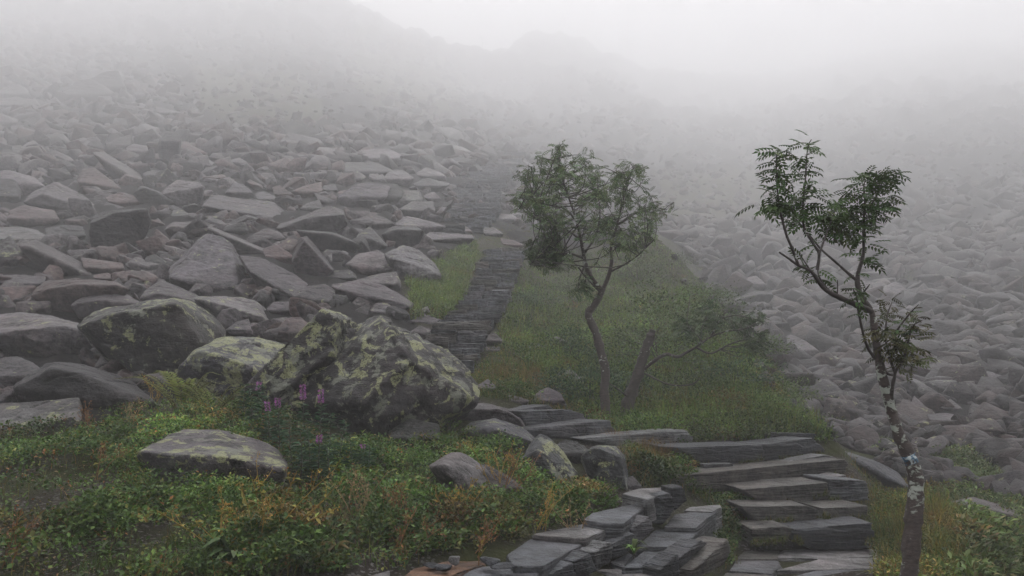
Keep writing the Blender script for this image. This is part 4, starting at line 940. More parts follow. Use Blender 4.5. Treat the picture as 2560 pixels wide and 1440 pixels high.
def hue(base, n, sd=0.18, v=0.3):
    c = np.array(base)[None] * (1 + rng.normal(0, sd * .4, (n, 3))) * np.exp(rng.normal(0, v, (n, 1)))
    return np.clip(c, .004, .8)
def pick(pal, wts, n):
    k = rng.choice(len(pal), n, p=np.array(wts) / np.sum(wts)); return np.array(pal)[k]
def gp(u, v, jit=0.0):
    d = depth(u, v); p = P(u, v, d)
    if jit: p = p + rng.normal(0, jit, p.shape)
    p[..., 2] = ground(p[..., 0], p[..., 1]); return p

# ---- compound (pinnate) leaf template along +x
def pinnate(pairs=6, ll=.30, lw=.34):
    vs = []; fs = []; cs = []
    def add(b, ax):
        ax = np.array(ax); n = np.array([0, 0, 1.0]); s = np.cross(n, ax); k = len(vs)
        L = np.linalg.norm(ax)
        vs.extend([b, b + ax * .5 + s * lw * .5 + n * .03, b + ax - n * .05, b + ax * .5 - s * lw * .5 + n * .03]); fs.extend([[k, k + 1, k + 2], [k, k + 2, k + 3]])
    for i in range(pairs):
        t = .2 + .72 * i / (pairs - 1); b = np.array([t, 0, 0]); l = ll * (1 - .25 * abs(i - pairs * .45) / pairs)
        for sg in (1, -1): add(b, (l * .45, sg * l * .9, -.02))
    add(np.array([.95, 0, 0]), (ll * .9, 0, -.02))
    k = len(vs); vs.extend([np.array([0, .008, 0]), np.array([0, -.008, 0]), np.array([1, 0, 0])]); fs.append([k, k + 1, k + 2])
    V = np.array(vs); V[:, 2] -= .28 * V[:, 0] ** 2
    return V, np.array(fs)
PIN = pinnate(5, .36, .42); PINLO = pinnate(5, .34, .36)
def place_leaves(p, ax, nr, size, c, tpl):
    V0, F0 = tpl; ax = unit(ax); sd = unit(np.cross(nr, ax)); nn = np.cross(ax, sd); size = np.broadcast_to(np.asarray(size, float), (len(p),))
    V = p[:, None] + size[:, None, None] * (V0[None, :, 0:1] * ax[:, None] + V0[None, :, 1:2] * sd[:, None] + V0[None, :, 2:3] * nn[:, None])
    Fc = (F0[None] + (np.arange(len(p)) * len(V0))[:, None, None]).reshape(-1, 3)
    C = np.repeat(c, len(V0), 0) * np.exp(rng.normal(0, .12, (len(p) * len(V0), 1)))
    return V.reshape(-1, 3), Fc, C
def child(name, parts, mat, par):
    V, Fc, C = merge(parts) if isinstance(parts, list) else parts
    return link(name, mesh(name, V - np.array(par.location), Fc, mat, True, C), parent=par)

# ------------------------------------------------------------------ rowan trees
def branch_path(nodes, T, d0, d1, n=6):
    ox, oy, s = T
    m = len(nodes)
    return spline([P(ox + x / s, oy + y / s, d0 + (d1 - d0) * i / (m - 1)) for i, (x, y) in enumerate(nodes)], n)
def taper(path, r0, r1, pw=1.0):
    return r0 + (r1 - r0) * np.linspace(0, 1, len(path)) ** pw
def bt(par, name, path, r0, r1, mat, sides=7, knob=.12):
    V, Fc = tube(path, taper(path, r0, r1), sides, knob)
    return child(name, (V, Fc, None), mat, par)
def leaf_along(path, t0, t1, n, spread, size, col, tpl, droop=.3):
    t = rng.uniform(t0, t1, n) * (len(path) - 1); i = np.minimum(t.astype(int), len(path) - 2); f = (t - i)[:, None]
    p = path[i] * (1 - f) + path[i + 1] * f
    ax = rng.normal(size=(n, 3)) + unit(path[i + 1] - path[i]) * .6; ax[:, 2] = ax[:, 2] * .45 + .1 - droop * rng.random(n)
    p = p + rng.normal(0, spread, (n, 3))
    nr = np.array([0, 0, 1.0]) + rng.normal(0, .35, (n, 3))
    return place_leaves(p, ax, nr, size * rng.uniform(.7, 1.15, n), hue(col, n, .2, .28), tpl)

RG = (0.055, 0.095, 0.028)
def right_rowan():
    D = 4.7
    tr = [(2268,1600),(2270,1500),(2274,1420),(2281,1330),(2288,1250),(2289,1190),(2266,1128),(2248,1090),(2229,1030),(2216,980),(2203,930),(2194,880),(2188,835),(2184,800),(2179,779)]
    path = branch_path([((u - 1800) * 2.0566, (v - 300) * 2.0566) for u, v in tr], T5, D, D)
    b = path[0].copy(); b[2] = float(ground(b[0], b[1]))
    path[0, 2] = b[2] - .1
    t = empty('rowan_tree', b, 'thin crooked rowan with pale lichen rings, standing alone right of the near steps', 'tree')
    r = np.interp(np.linspace(0, 1, len(path)), [0, .2, .4, .47, .55, .8, 1], [.054, .049, .042, .041, .032, .025, .019])
    V, Fc = tube(path, r, 14, .14)
    child('trunk', (V, Fc, None), BARK, t)
    Lm = branch_path([(780,985),(745,968),(700,950),(600,905),(540,870),(500,820),(465,775),(400,745),(350,710),(305,680)], T5, D, D - .25)
    bt(t, 'branch', Lm, .021, .005, BARKD, 9)
    B = {}
    B[1] = branch_path([(402,744),(375,670),(345,600),(320,510),(300,400),(292,300),(290,200),(300,150)], T5, D - .2, D - .3)
    B[2] = branch_path([(500,770),(510,690),(490,650),(440,570),(425,500),(430,400),(440,300),(445,200),(455,130),(470,100)], T5, D - .1, D - .1)
    B[3] = branch_path([(510,690),(535,620),(560,550),(590,470),(620,410)], T5, D - .12, D + .1)
    B[4] = branch_path([(700,822),(650,780),(600,735),(520,665),(480,615),(400,520),(370,490)], T5, D, D + .25)
    B[5] = branch_path([(776,975),(735,920),(710,860),(708,800),(725,740),(738,680),(738,600),(740,500),(745,420),(740,340),(750,310)], T5, D, D + .1)
    B[6] = branch_path([(740,490),(800,400),(830,330),(840,285),(880,270)], T5, D + .05, D + .2)
    B[7] = branch_path([(800,1228),(760,1170),(735,1090),(715,1000),(708,940),(700,900),(685,870)], T5, D, D - .15)
    B[8] = branch_path([(872,1480),(882,1400),(895,1330),(905,1290),(945,1220),(970,1130),(990,1060),(1040,1030)], T5, D, D - .2)
    B[9] = branch_path([(900,1305),(870,1210),(850,1110),(862,1000),(885,935)], T5, D - .05, D + .15)
    B[10] = branch_path([(890,1110),(940,1040),(985,985),(1022,948)], T5, D - .08, D - .2)
    B[11] = branch_path([(825,1268),(855,1300),(885,1312),(905,1300)], T5, D, D - .03)
    B[12] = branch_path([(465,775),(430,720),(405,685)], T5, D - .17, D - .1)
    B[13] = branch_path([(602,905),(605,860),(604,822)], T5, D - .08, D - .1, 3)
    B[14] = branch_path([(735,890),(770,845)], T5, D, D - .06, 4)
    B[15] = branch_path([(600,905),(545,860),(505,790),(510,700)], T5, D - .07, D - .02)
    r0 = {1: .010, 2: .010, 3: .007, 4: .010, 5: .018, 6: .006, 7: .011, 8: .014, 9: .009, 10: .007, 11: .012, 12: .006, 13: .005, 14: .006, 15: .007}
    for k, p in B.items(): bt(t, 'branch', p, r0[k], .0028, BARKD, 7)
    br = (0.065, 0.068, 0.024); lt = (0.05, 0.085, 0.024)
    Ls = [leaf_along(B[1], .45, 1, 48, .02, .105, RG, PIN), leaf_along(B[2], .38, .95, 50, .025, .105, RG, PIN), leaf_along(B[3], .3, 1, 36, .04, .11, RG, PIN),
          leaf_along(B[4], .75, 1, 16, .02, .1, RG, PIN), leaf_along(B[5], .55, 1, 74, .055, .11, RG, PIN), leaf_along(B[6], .1, 1, 32, .025, .1, lt, PIN),
          leaf_along(B[5], .38, .5, 7, .01, .12, RG, PIN), leaf_along(B[5], .1, .3, 12, .02, .08, lt, PIN), leaf_along(B[7], .45, 1, 9, .01, .09, RG, PIN),
          leaf_along(B[8], .45, 1, 48, .035, .075, br, PIN), leaf_along(B[9], .25, 1, 40, .035, .075, br, PIN), leaf_along(B[10], .0, .5, 14, .02, .085, lt, PIN),
          leaf_along(B[12], 0, 1, 8, .01, .1, lt, PIN), leaf_along(B[15], .5, .9, 8, .01, .1, lt, PIN)]
    for x, y, rad, n, c, dd in ((545,480,45,20,RG,.05),(740,450,75,34,RG,.05),(860,430,40,15,RG,.1),(690,560,45,12,RG,.05),(230,440,45,14,RG,-.25),(330,420,50,16,RG,-.25),(910,1150,50,24,br,-.1),(965,1215,40,12,br,-.12),(840,1080,35,12,br,.0),(420,400,45,14,RG,-.1),(640,480,45,16,lt,.1)):
        q = np.stack([P(1800 + (x + rng.normal(0, rad) * .6) / 2.0566, 300 + (y + rng.normal(0, rad) * .6) / 2.0566, D + dd + rng.normal(0, .06)) for _ in range(n)])
        ax = rng.normal(size=(n, 3)); ax[:, 2] = ax[:, 2] * .4 - .15
        Ls.append(place_leaves(q, ax, np.array([0, 0, 1.0]) + rng.normal(0, .35, (n, 3)), rng.uniform(.075, .12, n), hue(c, n, .2, .28), PIN))
    child('crown', Ls, LEAF, t)
    # blue and white paint mark on the trunk, a short collar round the bark
    k = np.argmin(np.abs(path[:, 2] - P(2274, 1152, D)[2])); seg = path[k - 1:k + 2]
    V, Fc = tube(spline(seg, 5), r[k] * 1.025, 12, .1)
    m, nt, bs = nmat('paint_mark'); g = G(nt); nz = g.noise(g.n('ShaderNodeTexCoord').outputs['Object'], 30, 3)
    g.put(bs, 'Base Color', g.mix(g.ramp(nz, .48, .55), (0.035, .10, .17), (.42, .47, .47)))
    o = child('paint_mark', (V, Fc, None), m, t); o['label'] = 'worn blue and white paint mark on the trunk'
right_rowan()

def crown_twigs(t, stems, poly, T, D, n, nl, size, col, sd=.5, tpl=PINLO, mat=BARKD, r=.009):
    ox, oy, s = T
    poly = [(ox + x / s, oy + y / s) for x, y in poly]
    U = np.array(poly); tgt = []
    while len(tgt) < n:
        u, v = rng.uniform(U[:, 0].min(), U[:, 0].max()), rng.uniform(U[:, 1].min(), U[:, 1].max())
        if inpoly(u, v, poly) and noise3(np.array([u * .03, v * .03, 5.2])) > -.25: tgt.append(P(u, v, D + rng.normal(0, sd)))
    tw = []; Ls = []; nodes = np.concatenate([p[len(p) // 4:] for p in stems])
    for q in tgt:
        dd = np.linalg.norm(nodes - q, axis=1) + np.where(nodes[:, 2] > q[2], .35, 0) + .2 * rng.random(len(nodes)); a = nodes[np.argmin(dd)]
        m = a * .5 + q * .5 + rng.normal(0, .06, 3) * np.linalg.norm(q - a) * 2 - np.array([0, 0, .08]) * np.linalg.norm(q - a)
        pa = spline([a, m, q], 4); tw.append((*tube(pa, taper(pa, r * min(1, .5 + np.linalg.norm(q - a)), .0022), 4, 0.1), ))
        Ls.append(leaf_along(pa, .55, 1.0, nl, .03, size, np.array(col) * np.exp(rng.normal(0, .12)), tpl, .35))
    V, Fc, _ = merge(tw)
    child('twigs', (V, Fc, None), mat, t)
    child('crown', Ls, LEAF, t)

def middle_rowan():
    D = float(depth(1515, 1055)); 
    def bp(n, a=0, b=0, k=6): return branch_path(n, T6, D + a, D + b, k)
    tr = bp([(572,1370),(568,1330),(560,1230),(565,1130),(545,1050),(525,970),(500,910),(487,870),(510,840),(540,790),(552,755)])
    b = tr[0].copy(); b[2] = float(ground(b[0], b[1])); tr[0, 2] = min(tr[0, 2], b[2] - .1)
    t = empty('rowan_tree', b, 'bushy twin-stemmed rowan with a full grey-green crown at the bend of the path', 'tree')
    bt(t, 'trunk', tr, .07, .046, BARKM, 12)
    S = [bp([(550,770),(510,720),(480,660),(465,600),(450,520),(430,440),(400,350),(370,260),(355,150)], 0, -.2), bp([(550,770),(575,710),(592,640),(590,570),(615,480),(640,380),(660,300),(690,220)], 0, .3),
         bp([(472,625),(420,605),(350,600),(290,612),(225,650)], -.05, -.5), bp([(455,540),(400,500),(340,470),(260,450)], -.05, .3), bp([(592,680),(650,650),(710,610),(745,575)], .05, -.3),
         bp([(440,460),(380,400),(300,380),(180,350)], -.1, -.4), bp([(620,470),(700,420),(780,400),(840,400)], .15, .5), bp([(470,600),(520,520),(540,420),(530,330)], 0, .3), bp([(545,780),(470,700),(430,650),(330,570)], 0, -.4)]
    for i, p in enumerate(S): bt(t, 'branch', p, [.036, .034, .02, .018, .016, .018, .018, .018, .014][i], .006, BARKM if i < 2 else BARKD, 8)
    G2 = (0.095, 0.138, 0.058)
    crown = [(118,345),(200,205),(235,150),(300,150),(350,95),(400,82),(440,140),(505,150),(540,215),(560,275),(590,205),(640,195),(740,205),(765,300),(780,350),(835,335),(850,400),(878,425),(800,470),(745,550),(700,590),(600,560),(540,520),(440,470),(330,470),(250,440),(180,420)]
    crown_twigs(t, S, crown, T6, D, 235, 8, .125, G2, .75)
    return t, S, D
mt, MS, MD = middle_rowan()
def add_clump(t, S, poly, T, D, n, nl, size, col, sd): crown_twigs(t, S, poly, T, D, n, nl, size, col, sd)
add_clump(mt, MS[2:5], [(205,530),(260,470),(370,450),(400,500),(330,530),(310,600),(410,600),(390,650),(280,650),(215,640),(230,590)], T6, MD - .2, 85, 8, .115, (0.066, 0.1, 0.042), .35)
add_clump(mt, MS[:2], [(430,720),(480,700),(500,790),(440,780)], T6, MD, 8, 5, .14, (0.066, 0.1, 0.042), .1)

def stump_tree():
    D = float(depth(1575, 1045))
    def bp(n, a=0, b=0, k=6): return branch_path(n, T6, D + a, D + b, k)
    tr = bp([(648,1350),(660,1300),(685,1215),(715,1130),(742,1040),(768,975),(778,945)])
    b = tr[0].copy(); b[2] = float(ground(b[0], b[1])); tr[0, 2] = min(tr[0, 2], b[2] - .1)
    t = empty('broken_rowan', b, 'snapped-off leaning rowan trunk with one long living branch reaching right', 'tree')
    bt(t, 'trunk', tr, .105, .05, BARKD, 12, .16)
    S = [bp([(728,1130),(790,1080),(840,1055),(890,1065),(940,1040),(990,1010),(1040,975),(1110,950),(1190,940),(1265,900)], 0, -.5), bp([(975,1025),(1040,1050),(1120,1010),(1190,990),(1270,1000)], -.2, -.2),
         bp([(990,1010),(1000,930),(1025,880),(1020,830)], -.2, .1), bp([(1000,1000),(960,940),(930,920),(945,800)], -.2, .2), bp([(1040,975),(1080,900),(1150,880),(1210,890)], -.3, -.6), bp([(670,1250),(620,1210),(580,1185)], 0, -.3), bp([(740,1140),(850,1190),(950,1190),(990,1160)], 0, -.5)]
    for i, p in enumerate(S): bt(t, 'branch', p, [.028, .016, .012, .01, .012, .014, .014][i], .006, BARKM, 8)
    for poly, n in (([(1060,900),(1180,870),(1270,870),(1290,920),(1200,950),(1100,940)], 20), ([(1150,970),(1280,960),(1285,1030),(1180,1020)], 13), ([(990,820),(1060,820),(1090,900),(1020,940),(990,900)], 12), ([(890,880),(950,870),(980,960),(900,960)], 12)):
        crown_twigs(t, S[:5], poly, T6, D - .25, n, 7, .13, (0.052, 0.078, 0.036), .3, r=.006)
stump_tree()

# ------------------------------------------------------------------ shrubs
def shrub(name, u, v, w, h, n, ls, col, label, wr=.42, cat='shrub', stems=9, group=None, d=None, clumps=34):
    dd = float(depth(u, v)) if d is None else d
    p = P(u, v, dd); p[2] = float(ground(p[0], p[1])) - .03
    t = empty(name, p, label, cat, group)
    cc = rng.normal(size=(clumps, 3)); cc = unit(cc) * (rng.random((clumps, 1)) ** .4); cc[:, 2] = np.abs(cc[:, 2])
    cc = cc * np.array([w / 2, w / 2, h]) * .85 + p
    st = []
    for i in range(stems):
        q = cc[rng.integers(clumps)]; m = (p + q) / 2 + rng.normal(0, .06 * w, 3) + np.array([0, 0, -.05])
        pa = spline([p + rng.normal(0, .04, 3) * np.array([1, 1, 0]), m, q], 5); st.append(tube(pa, taper(pa, .006 + .006 * h, .002), 5, .1))
    V, Fc, _ = merge(st); child('stems', (V, Fc, None), BARKD, t)
    k = rng.integers(clumps, size=n); q = cc[k] + rng.normal(0, 1, (n, 3)) * np.array([w, w, h]) * .085
    q[:, 2] = np.maximum(q[:, 2], p[2] + .02)
    ax = unit(q - p) + rng.normal(0, .7, (n, 3)); ax[:, 2] *= .6
    cl = hue(col, n, .2, .25) * np.exp(rng.normal(0, .2, clumps))[k][:, None]
    child('crown', leaves(q, ax, np.array([0, 0, 1.0]) + rng.normal(0, .5, (n, 3)), ls * rng.uniform(.6, 1.2, n), wr, cl), LEAF, t)
    return t
WG_ = (0.08, 0.11, 0.05); BGn = (0.055, 0.092, 0.045); MG = (0.07, 0.128, 0.026)
shrub('willow_shrub', 1650, 905, 2.6, 1.8, 4200, .07, WG_, 'large pale willow bush in the mist right behind the bushy rowan', clumps=60)
shrub('willow_shrub', 1770, 850, 2.2, 1.3, 2600, .07, WG_, 'rounded pale bush on the crest of the green bank right of the large willow bush', clumps=40)
shrub('willow_shrub', 1590, 700, 2.6, 1.4, 2200, .08, WG_, 'faint bush at the top of the bank behind the bushy rowan crown', clumps=40)
shrub('low_shrub', 1470, 1010, 1.3, .75, 1500, .07, BGn, 'blue-green leafy bush at the left foot of the bushy rowan', .3)
shrub('low_shrub', 1420, 900, 1.4, .7, 1300, .065, BGn, 'blue-green bush left of the bushy rowan trunk beside the path', .3)
shrub('low_shrub', 1560, 1000, 1.2, .8, 1300, .065, BGn, 'dark bush between the bushy rowan and the broken trunk', .3)
shrub('low_shrub', 1600, 1085, 1.1, .42, 1500, .045, MG, 'fresh green bilberry bush at the foot of the broken trunk', .6)
shrub('low_shrub', 1710, 1095, 1.2, .4, 1500, .045, (0.06, .075, .022), 'yellow-green bush behind the long light slab', .5)
shrub('low_shrub', 1830, 1080, 1.3, .42, 1500, .045, (0.055, .075, .024), 'yellow-green bush right behind the top step', .5)
for u, v, w, h, n, lab in ((640,1300,.72,.13,1500,'dense bilberry bush right under the flat lichened boulder'),(490,1285,.62,.13,1100,'bilberry bush at the left foot of the flat lichened boulder'),(310,1300,.55,.13,1200,'bilberry bush left of the bare mossy patch'),(200,1330,.5,.12,700,'small bilberry bush between the two bare soil patches'),
     (1010,1330,.75,.26,1900,'broad dark green bush in front of the half-buried grey rock'),(880,1250,.6,.18,1100,'leafy bush below the fireweed patch'),(1100,1290,.55,.2,1000,'bush hugging the left side of the half-buried grey rock'),(760,1400,.55,.16,900,'low bush behind the pale layered slab'),
     (1420,1285,.5,.2,1000,'bright green bush below the tilted block'),(1500,1260,.4,.15,600,'green bush at the foot of the pale green upright rock'),(1240,1330,.55,.2,1100,'yellowing leafy bush behind the third cap slab'),(1330,1190,.4,.12,600,'creeping green bush left of the tilted block'),(1230,1120,.5,.12,900,'low green mat in front of the hump-backed boulder'),(1060,1150,.5,.12,800,'low green mat under the right end of the biggest boulder'),
     (300,1110,.7,.14,1300,'low green mat left of the flat lichened boulder'),(120,1130,.7,.12,1100,'low green mat under the mottled edge slab'),(480,1080,.6,.12,1000,'low green mat below the ferns'),(930,1170,.6,.18,1100,'green bush below the shadowed underside of the biggest boulder')):
    c = np.array(MG) * rng.uniform(.75, 1.15); 
    if 'yellowing' in lab: c = np.array((.075, .075, .022))
    shrub('bilberry_shrub', u, v, w, h * 1.6, n, .038 if v > 1200 else .032, c, lab, .62, 'low bush', 7, 'bilberry bushes of the grassy knoll', clumps=40)

for u, v, w, h, c, lab in ((1330,770,1.6,.7,BGn,'dark leafy bush beside the right edge of the lower stair'),(1390,840,1.4,.6,WG_,'pale bush on the bank left of the bushy rowan stem'),(1420,740,1.8,.8,WG_,'pale bush in the mist under the left of the bushy rowan crown'),(1850,950,1.7,.6,BGn,'blue-green bush under the long living branch of the broken trunk'),
    (1720,990,1.3,.5,(.06,.085,.03),'dull green bush right of the broken trunk'),(1660,1030,1.0,.45,(.10,.10,.03),'mossy yellow hummock bush right of the broken trunk foot'),(1800,1030,1.2,.4,(.12,.10,.03),'ochre-tinged bush in front of the green bank'),(1900,1040,1.2,.4,(.07,.11,.03),'fresh green bush on the lower edge of the bank'),(1950,980,1.4,.5,(.08,.12,.035),'light green bush on the right edge of the bank'),(1380,980,.9,.5,BGn,'dark herb clump beside the pale flat rock by the path'),(1280,990,.9,.35,(.07,.11,.03),'green clump above the arched pale slab'),(1440,660,1.8,.8,WG_,'faint bush at the bank top left of the crown'),(1700,655,1.5,.6,WG_,'low faint bush at the upper right corner of the bank'),(1765,735,1.6,.5,(.07,.11,.035),'ragged green bush on the bank edge above the pale rounded bush'),(1835,820,1.5,.6,BGn,'dark ragged bush on the bank edge right of the pale rounded bush'),(1890,885,1.4,.45,(.08,.12,.04),'spreading bush on the bank edge where the long living branch ends'),(2010,1020,1.3,.4,(.085,.11,.035),'spreading bush at the lower tip of the bank behind the top step')):
    shrub('low_shrub', u, v, w, h, int(900 * w), .06, c, lab, .36)
# ------------------------------------------------------------------ ferns, fireweed, stalks, tufts
def fern(u, v, n, L, label, lean):
    p = gp(u, v); t = empty('fern', p, label, 'fern', 'ferns by the block boulder')
    for i in range(n):
        a = lean + rng.uniform(-1.5, 1.5); out = np.array([1.2 * math.cos(a), .5 * math.sin(a) - .3, 0])
        l = 1.0 * L * rng.uniform(.75, 1.1)
        pa = spline([p, p + out * l * .25 + np.array([0, 0, l * .45]), p + out * l * .55 + np.array([0, 0, l * .72]), p + out * l * .9 + np.array([0, 0, l * .7])], 7)
        tg = unit(np.gradient(pa, axis=0)); q = []; ax = []; nr = []; ln = []
        for j in np.linspace(4, len(pa) - 1.01, 19):
            k = int(j); b = pa[k] + (pa[min(k + 1, len(pa) - 1)] - pa[k]) * (j - k); s = np.cross(tg[k], [0, 0, 1.0]); s /= np.linalg.norm(s) + 1e-6
            x = (j - 3) / (len(pa) - 3); w = .2 * l * (x * 4 if x < .25 else 1.0) * (1 - max(0, x - .25) / .77) ** .8 + .008
            for sg in (1, -1): q.append(b); ax.append(s * sg + tg[k] * .55 - np.array([0, 0, .15])); nr.append(np.cross(s * sg, tg[k]) * sg); ln.append(w)
        c = hue((.14, .165, .035), len(q), .15, .15)
        st = tube(pa, taper(pa, .005, .0015), 4)
        child('frond', [leaves(np.array(q), np.array(ax), np.array(nr), np.array(ln), .17, c, .03), (*st, np.tile([.09, .08, .03], (len(st[0]), 1)))], LEAF, t)
fern(455, 1052, 13, .62, 'yellow-green fern fanning out left, nearest the photo edge', 2.3)
fern(530, 1060, 12, .5, 'yellow-green fern standing in the middle of three ferns', 1.6)
fern(585, 1062, 9, .4, 'smallest fern, closest to the fireweed', 1.2)

FWG = 'fireweed clump by the biggest boulder'
def fireweed(u, v, h, flower, label, lean=0.0):
    h = h * 1.22
    p = gp(u, v); t = empty('fireweed', p, label, 'fireweed plant', FWG)
    L3 = np.array([lean, rng.uniform(-.1, .05), 1.0])
    pa = spline([p, p + L3 * h * .5 + rng.normal(0, .01, 3), p + L3 * h], 8)
    child('stem', (*tube(pa, taper(pa, .0045, .002), 5), None), BARKD, t)
    n = int(40 + 60 * h); tt = rng.uniform(.12, .8 if flower else 1.0, n) * (len(pa) - 1); i = np.minimum(tt.astype(int), len(pa) - 2)
    q = pa[i] + (pa[i + 1] - pa[i]) * (tt - i)[:, None]; an = np.arange(n) * 2.4
    ax = np.stack([np.cos(an), np.sin(an), np.full(n, .35) - .4 * rng.random(n)], 1)
    child('leaves', leaves(q, ax, np.array([0, 0, 1.0]) + rng.normal(0, .2, (n, 3)), .105 * (1.15 - .6 * tt / len(pa)) * rng.uniform(.8, 1.1, n), .2, hue((.06, .115, .062), n, .15, .22)), LEAF, t)
    if flower:
        m = int(26 * flower); tt = rng.uniform(.84, 1.0, m) * (len(pa) - 1.01); i = tt.astype(int); q = pa[i] + (pa[i + 1] - pa[i]) * (tt - i)[:, None]
        V = []
        for s in range(4):
            an = rng.uniform(0, 6.28, m); ax0 = np.stack([np.cos(an), np.sin(an), rng.uniform(-.1, .5, m)], 1)
            V.append(leaves(q + ax0 * .012, ax0, rng.normal(size=(m, 3)), .018 * rng.uniform(.7, 1.2, m), .75, hue((.31, .12, .30), m, .2, .25)))
        child('flower_spike', V, LEAF, t)
for u, v, h, fl, lab, ln in ((765,1190,.62,1.8,'tallest fireweed with the largest magenta flower head',-.05),(793,1195,.60,1.2,'fireweed with a magenta head right beside the tallest one',.0),(700,1140,.42,1.3,'fireweed with a magenta head left of the tallest one',-.06),(672,1130,.36,1.1,'fireweed with a small low magenta head, second from the left',-.08),(645,1085,.42,.9,'leftmost flowering fireweed, growing against the biggest boulder',.0),(795,1225,.35,.8,'low fireweed with a pale magenta head among the leaves',.0),
     (905,1190,.22,.35,'tiny fireweed with a few petals under the biggest boulder',.0)):
    fireweed(u, v, h, fl, lab, ln)
for u, v, h in ((735,1190,.42),(815,1200,.45),(840,1190,.38),(775,1210,.4),(610,1075,.36),(660,1100,.42),(630,1095,.38),(690,1120,.36),(920,1200,.24),(880,1190,.26),(750,1215,.36),(830,1225,.3)):
    fireweed(u, v, h, 0, 'flowerless fireweed stalk with narrow blue-green leaves by the biggest boulder', rng.uniform(-.15, .15))

def stalks(name, u, v, n, h, spread, col, label, leafy=0, cat='dry plant', branch=3, r=.0042, seed=.0, group='dry stalks of the knoll'):
    p = gp(u, v); t = empty(name, p, label, cat, group); pr = []; Ls = []
    for i in range(n):
        b = p + np.array([rng.normal(0, spread * .3), rng.normal(0, spread * .3), 0]); hh = h * rng.uniform(.6, 1.1)
        ln = np.array([rng.normal(seed, .35), rng.normal(-.05, .2), 1.0])
        pa = spline([b, b + ln * hh * .5 + rng.normal(0, .02, 3), b + ln * np.array([1.2, 1.2, .95]) * hh], 5); pr.append(tube(pa, taper(pa, r, r * .4), 4))
        ends = [pa]
        for k in range(branch):
            j = rng.integers(len(pa) // 3, len(pa) - 1); q = pa[j]; dv = unit(np.array([rng.normal(0, .6), rng.normal(0, .4), 1.0])) * hh * rng.uniform(.2, .4)
            pb = spline([q, q + dv * .6 + rng.normal(0, .01, 3), q + dv], 3); pr.append(tube(pb, taper(pb, r * .6, r * .3), 4)); ends.append(pb)
        for pa in ends:
            m = 7; q = pa[-1] + rng.normal(0, .012, (m, 3)) - unit(pa[-1] - pa[-3]) * rng.random((m, 1)) * .08
            Ls.append(leaves(q, rng.normal(size=(m, 3)) + np.array([0, 0, .8]), rng.normal(size=(m, 3)), rng.uniform(.012, .026, m), .5, hue(col, m, .2, .25)))
        if leafy:
            m = leafy; j = rng.integers(1, len(ends[0]), m); q = ends[0][j]; ax = rng.normal(size=(m, 3)); ax[:, 2] *= .4
            Ls.append(leaves(q, ax, np.array([0, 0, 1.0]) + rng.normal(0, .4, (m, 3)), rng.uniform(.04, .075, m), .4, hue((.17, .15, .035), m, .2, .3)))
    V, Fc, _ = merge(pr)
    child('stems', [(V, Fc, np.tile(np.array(col), (len(V), 1)) * np.exp(rng.normal(0, .15, (len(V), 1))))], STRAW, t)
    child('seed_heads' if not leafy else 'leaves', Ls, STRAW, t)
YE = (.30, .20, .055); RDn = (.20, .105, .05); STW = (.28, .2, .11)
for u, v, n, h, sp, c, lab, lf, sd in (
   (570,1400,4,.42,.12,YE,'yellow-stemmed plant leaning left at the frame bottom below the flat lichened boulder',10,-.25),(625,1395,6,.48,.15,YE,'yellow-stemmed plant standing in front of the flat lichened boulder',10,.05),(690,1370,4,.46,.12,YE,'yellow-stemmed plant leaning right toward the fireweed',8,.45),
   (215,1100,4,.34,.1,RDn,'two-pronged rusty stalk in front of the mottled edge slab',0,0),(330,1080,4,.3,.1,STW,'thin straw stalks against the long low dark boulder',0,0),(385,1010,6,.3,.08,YE,'reddish seed stalks rising at the corner of the dark wedge boulder',0,0),(10,1420,5,.36,.1,RDn,'rusty stalks at the lower left frame corner',3,.1),
   (255,1200,3,.26,.08,RDn,'rusty stalk with orange leaves on the left of the knoll',3,.1),(960,1330,7,.36,.3,RDn,'rusty stalks above the broad dark green bush',2,.1),(900,1300,7,.34,.28,STW,'pale straw stalks left of the broad dark green bush',0,-.1),(1120,1330,6,.34,.25,YE,'yellow stalks right of the broad dark green bush',4,.15),
   (1245,1240,6,.5,.1,YE,'tall orange stalks between the half-buried grey rock and the tilted block',0,0),(1265,1250,5,.42,.12,RDn,'rusty stalks right of the tall orange ones',0,.1),(1350,1330,4,.36,.14,YE,'yellow stalk leaning over the fourth cap slab',2,.2),(1440,1360,3,.32,.06,STW,'single straw stem in front of the bright green bush',0,.05),
   (1180,1400,5,.3,.2,RDn,'reddish stems leaning behind the rust-stained slab',2,.4),(1010,1390,5,.26,.25,RDn,'reddish stems low behind the broken blue-black rock',2,.5)):
    stalks('dry_stalks', u, v, n, h, sp, c, lab, lf, seed=sd)

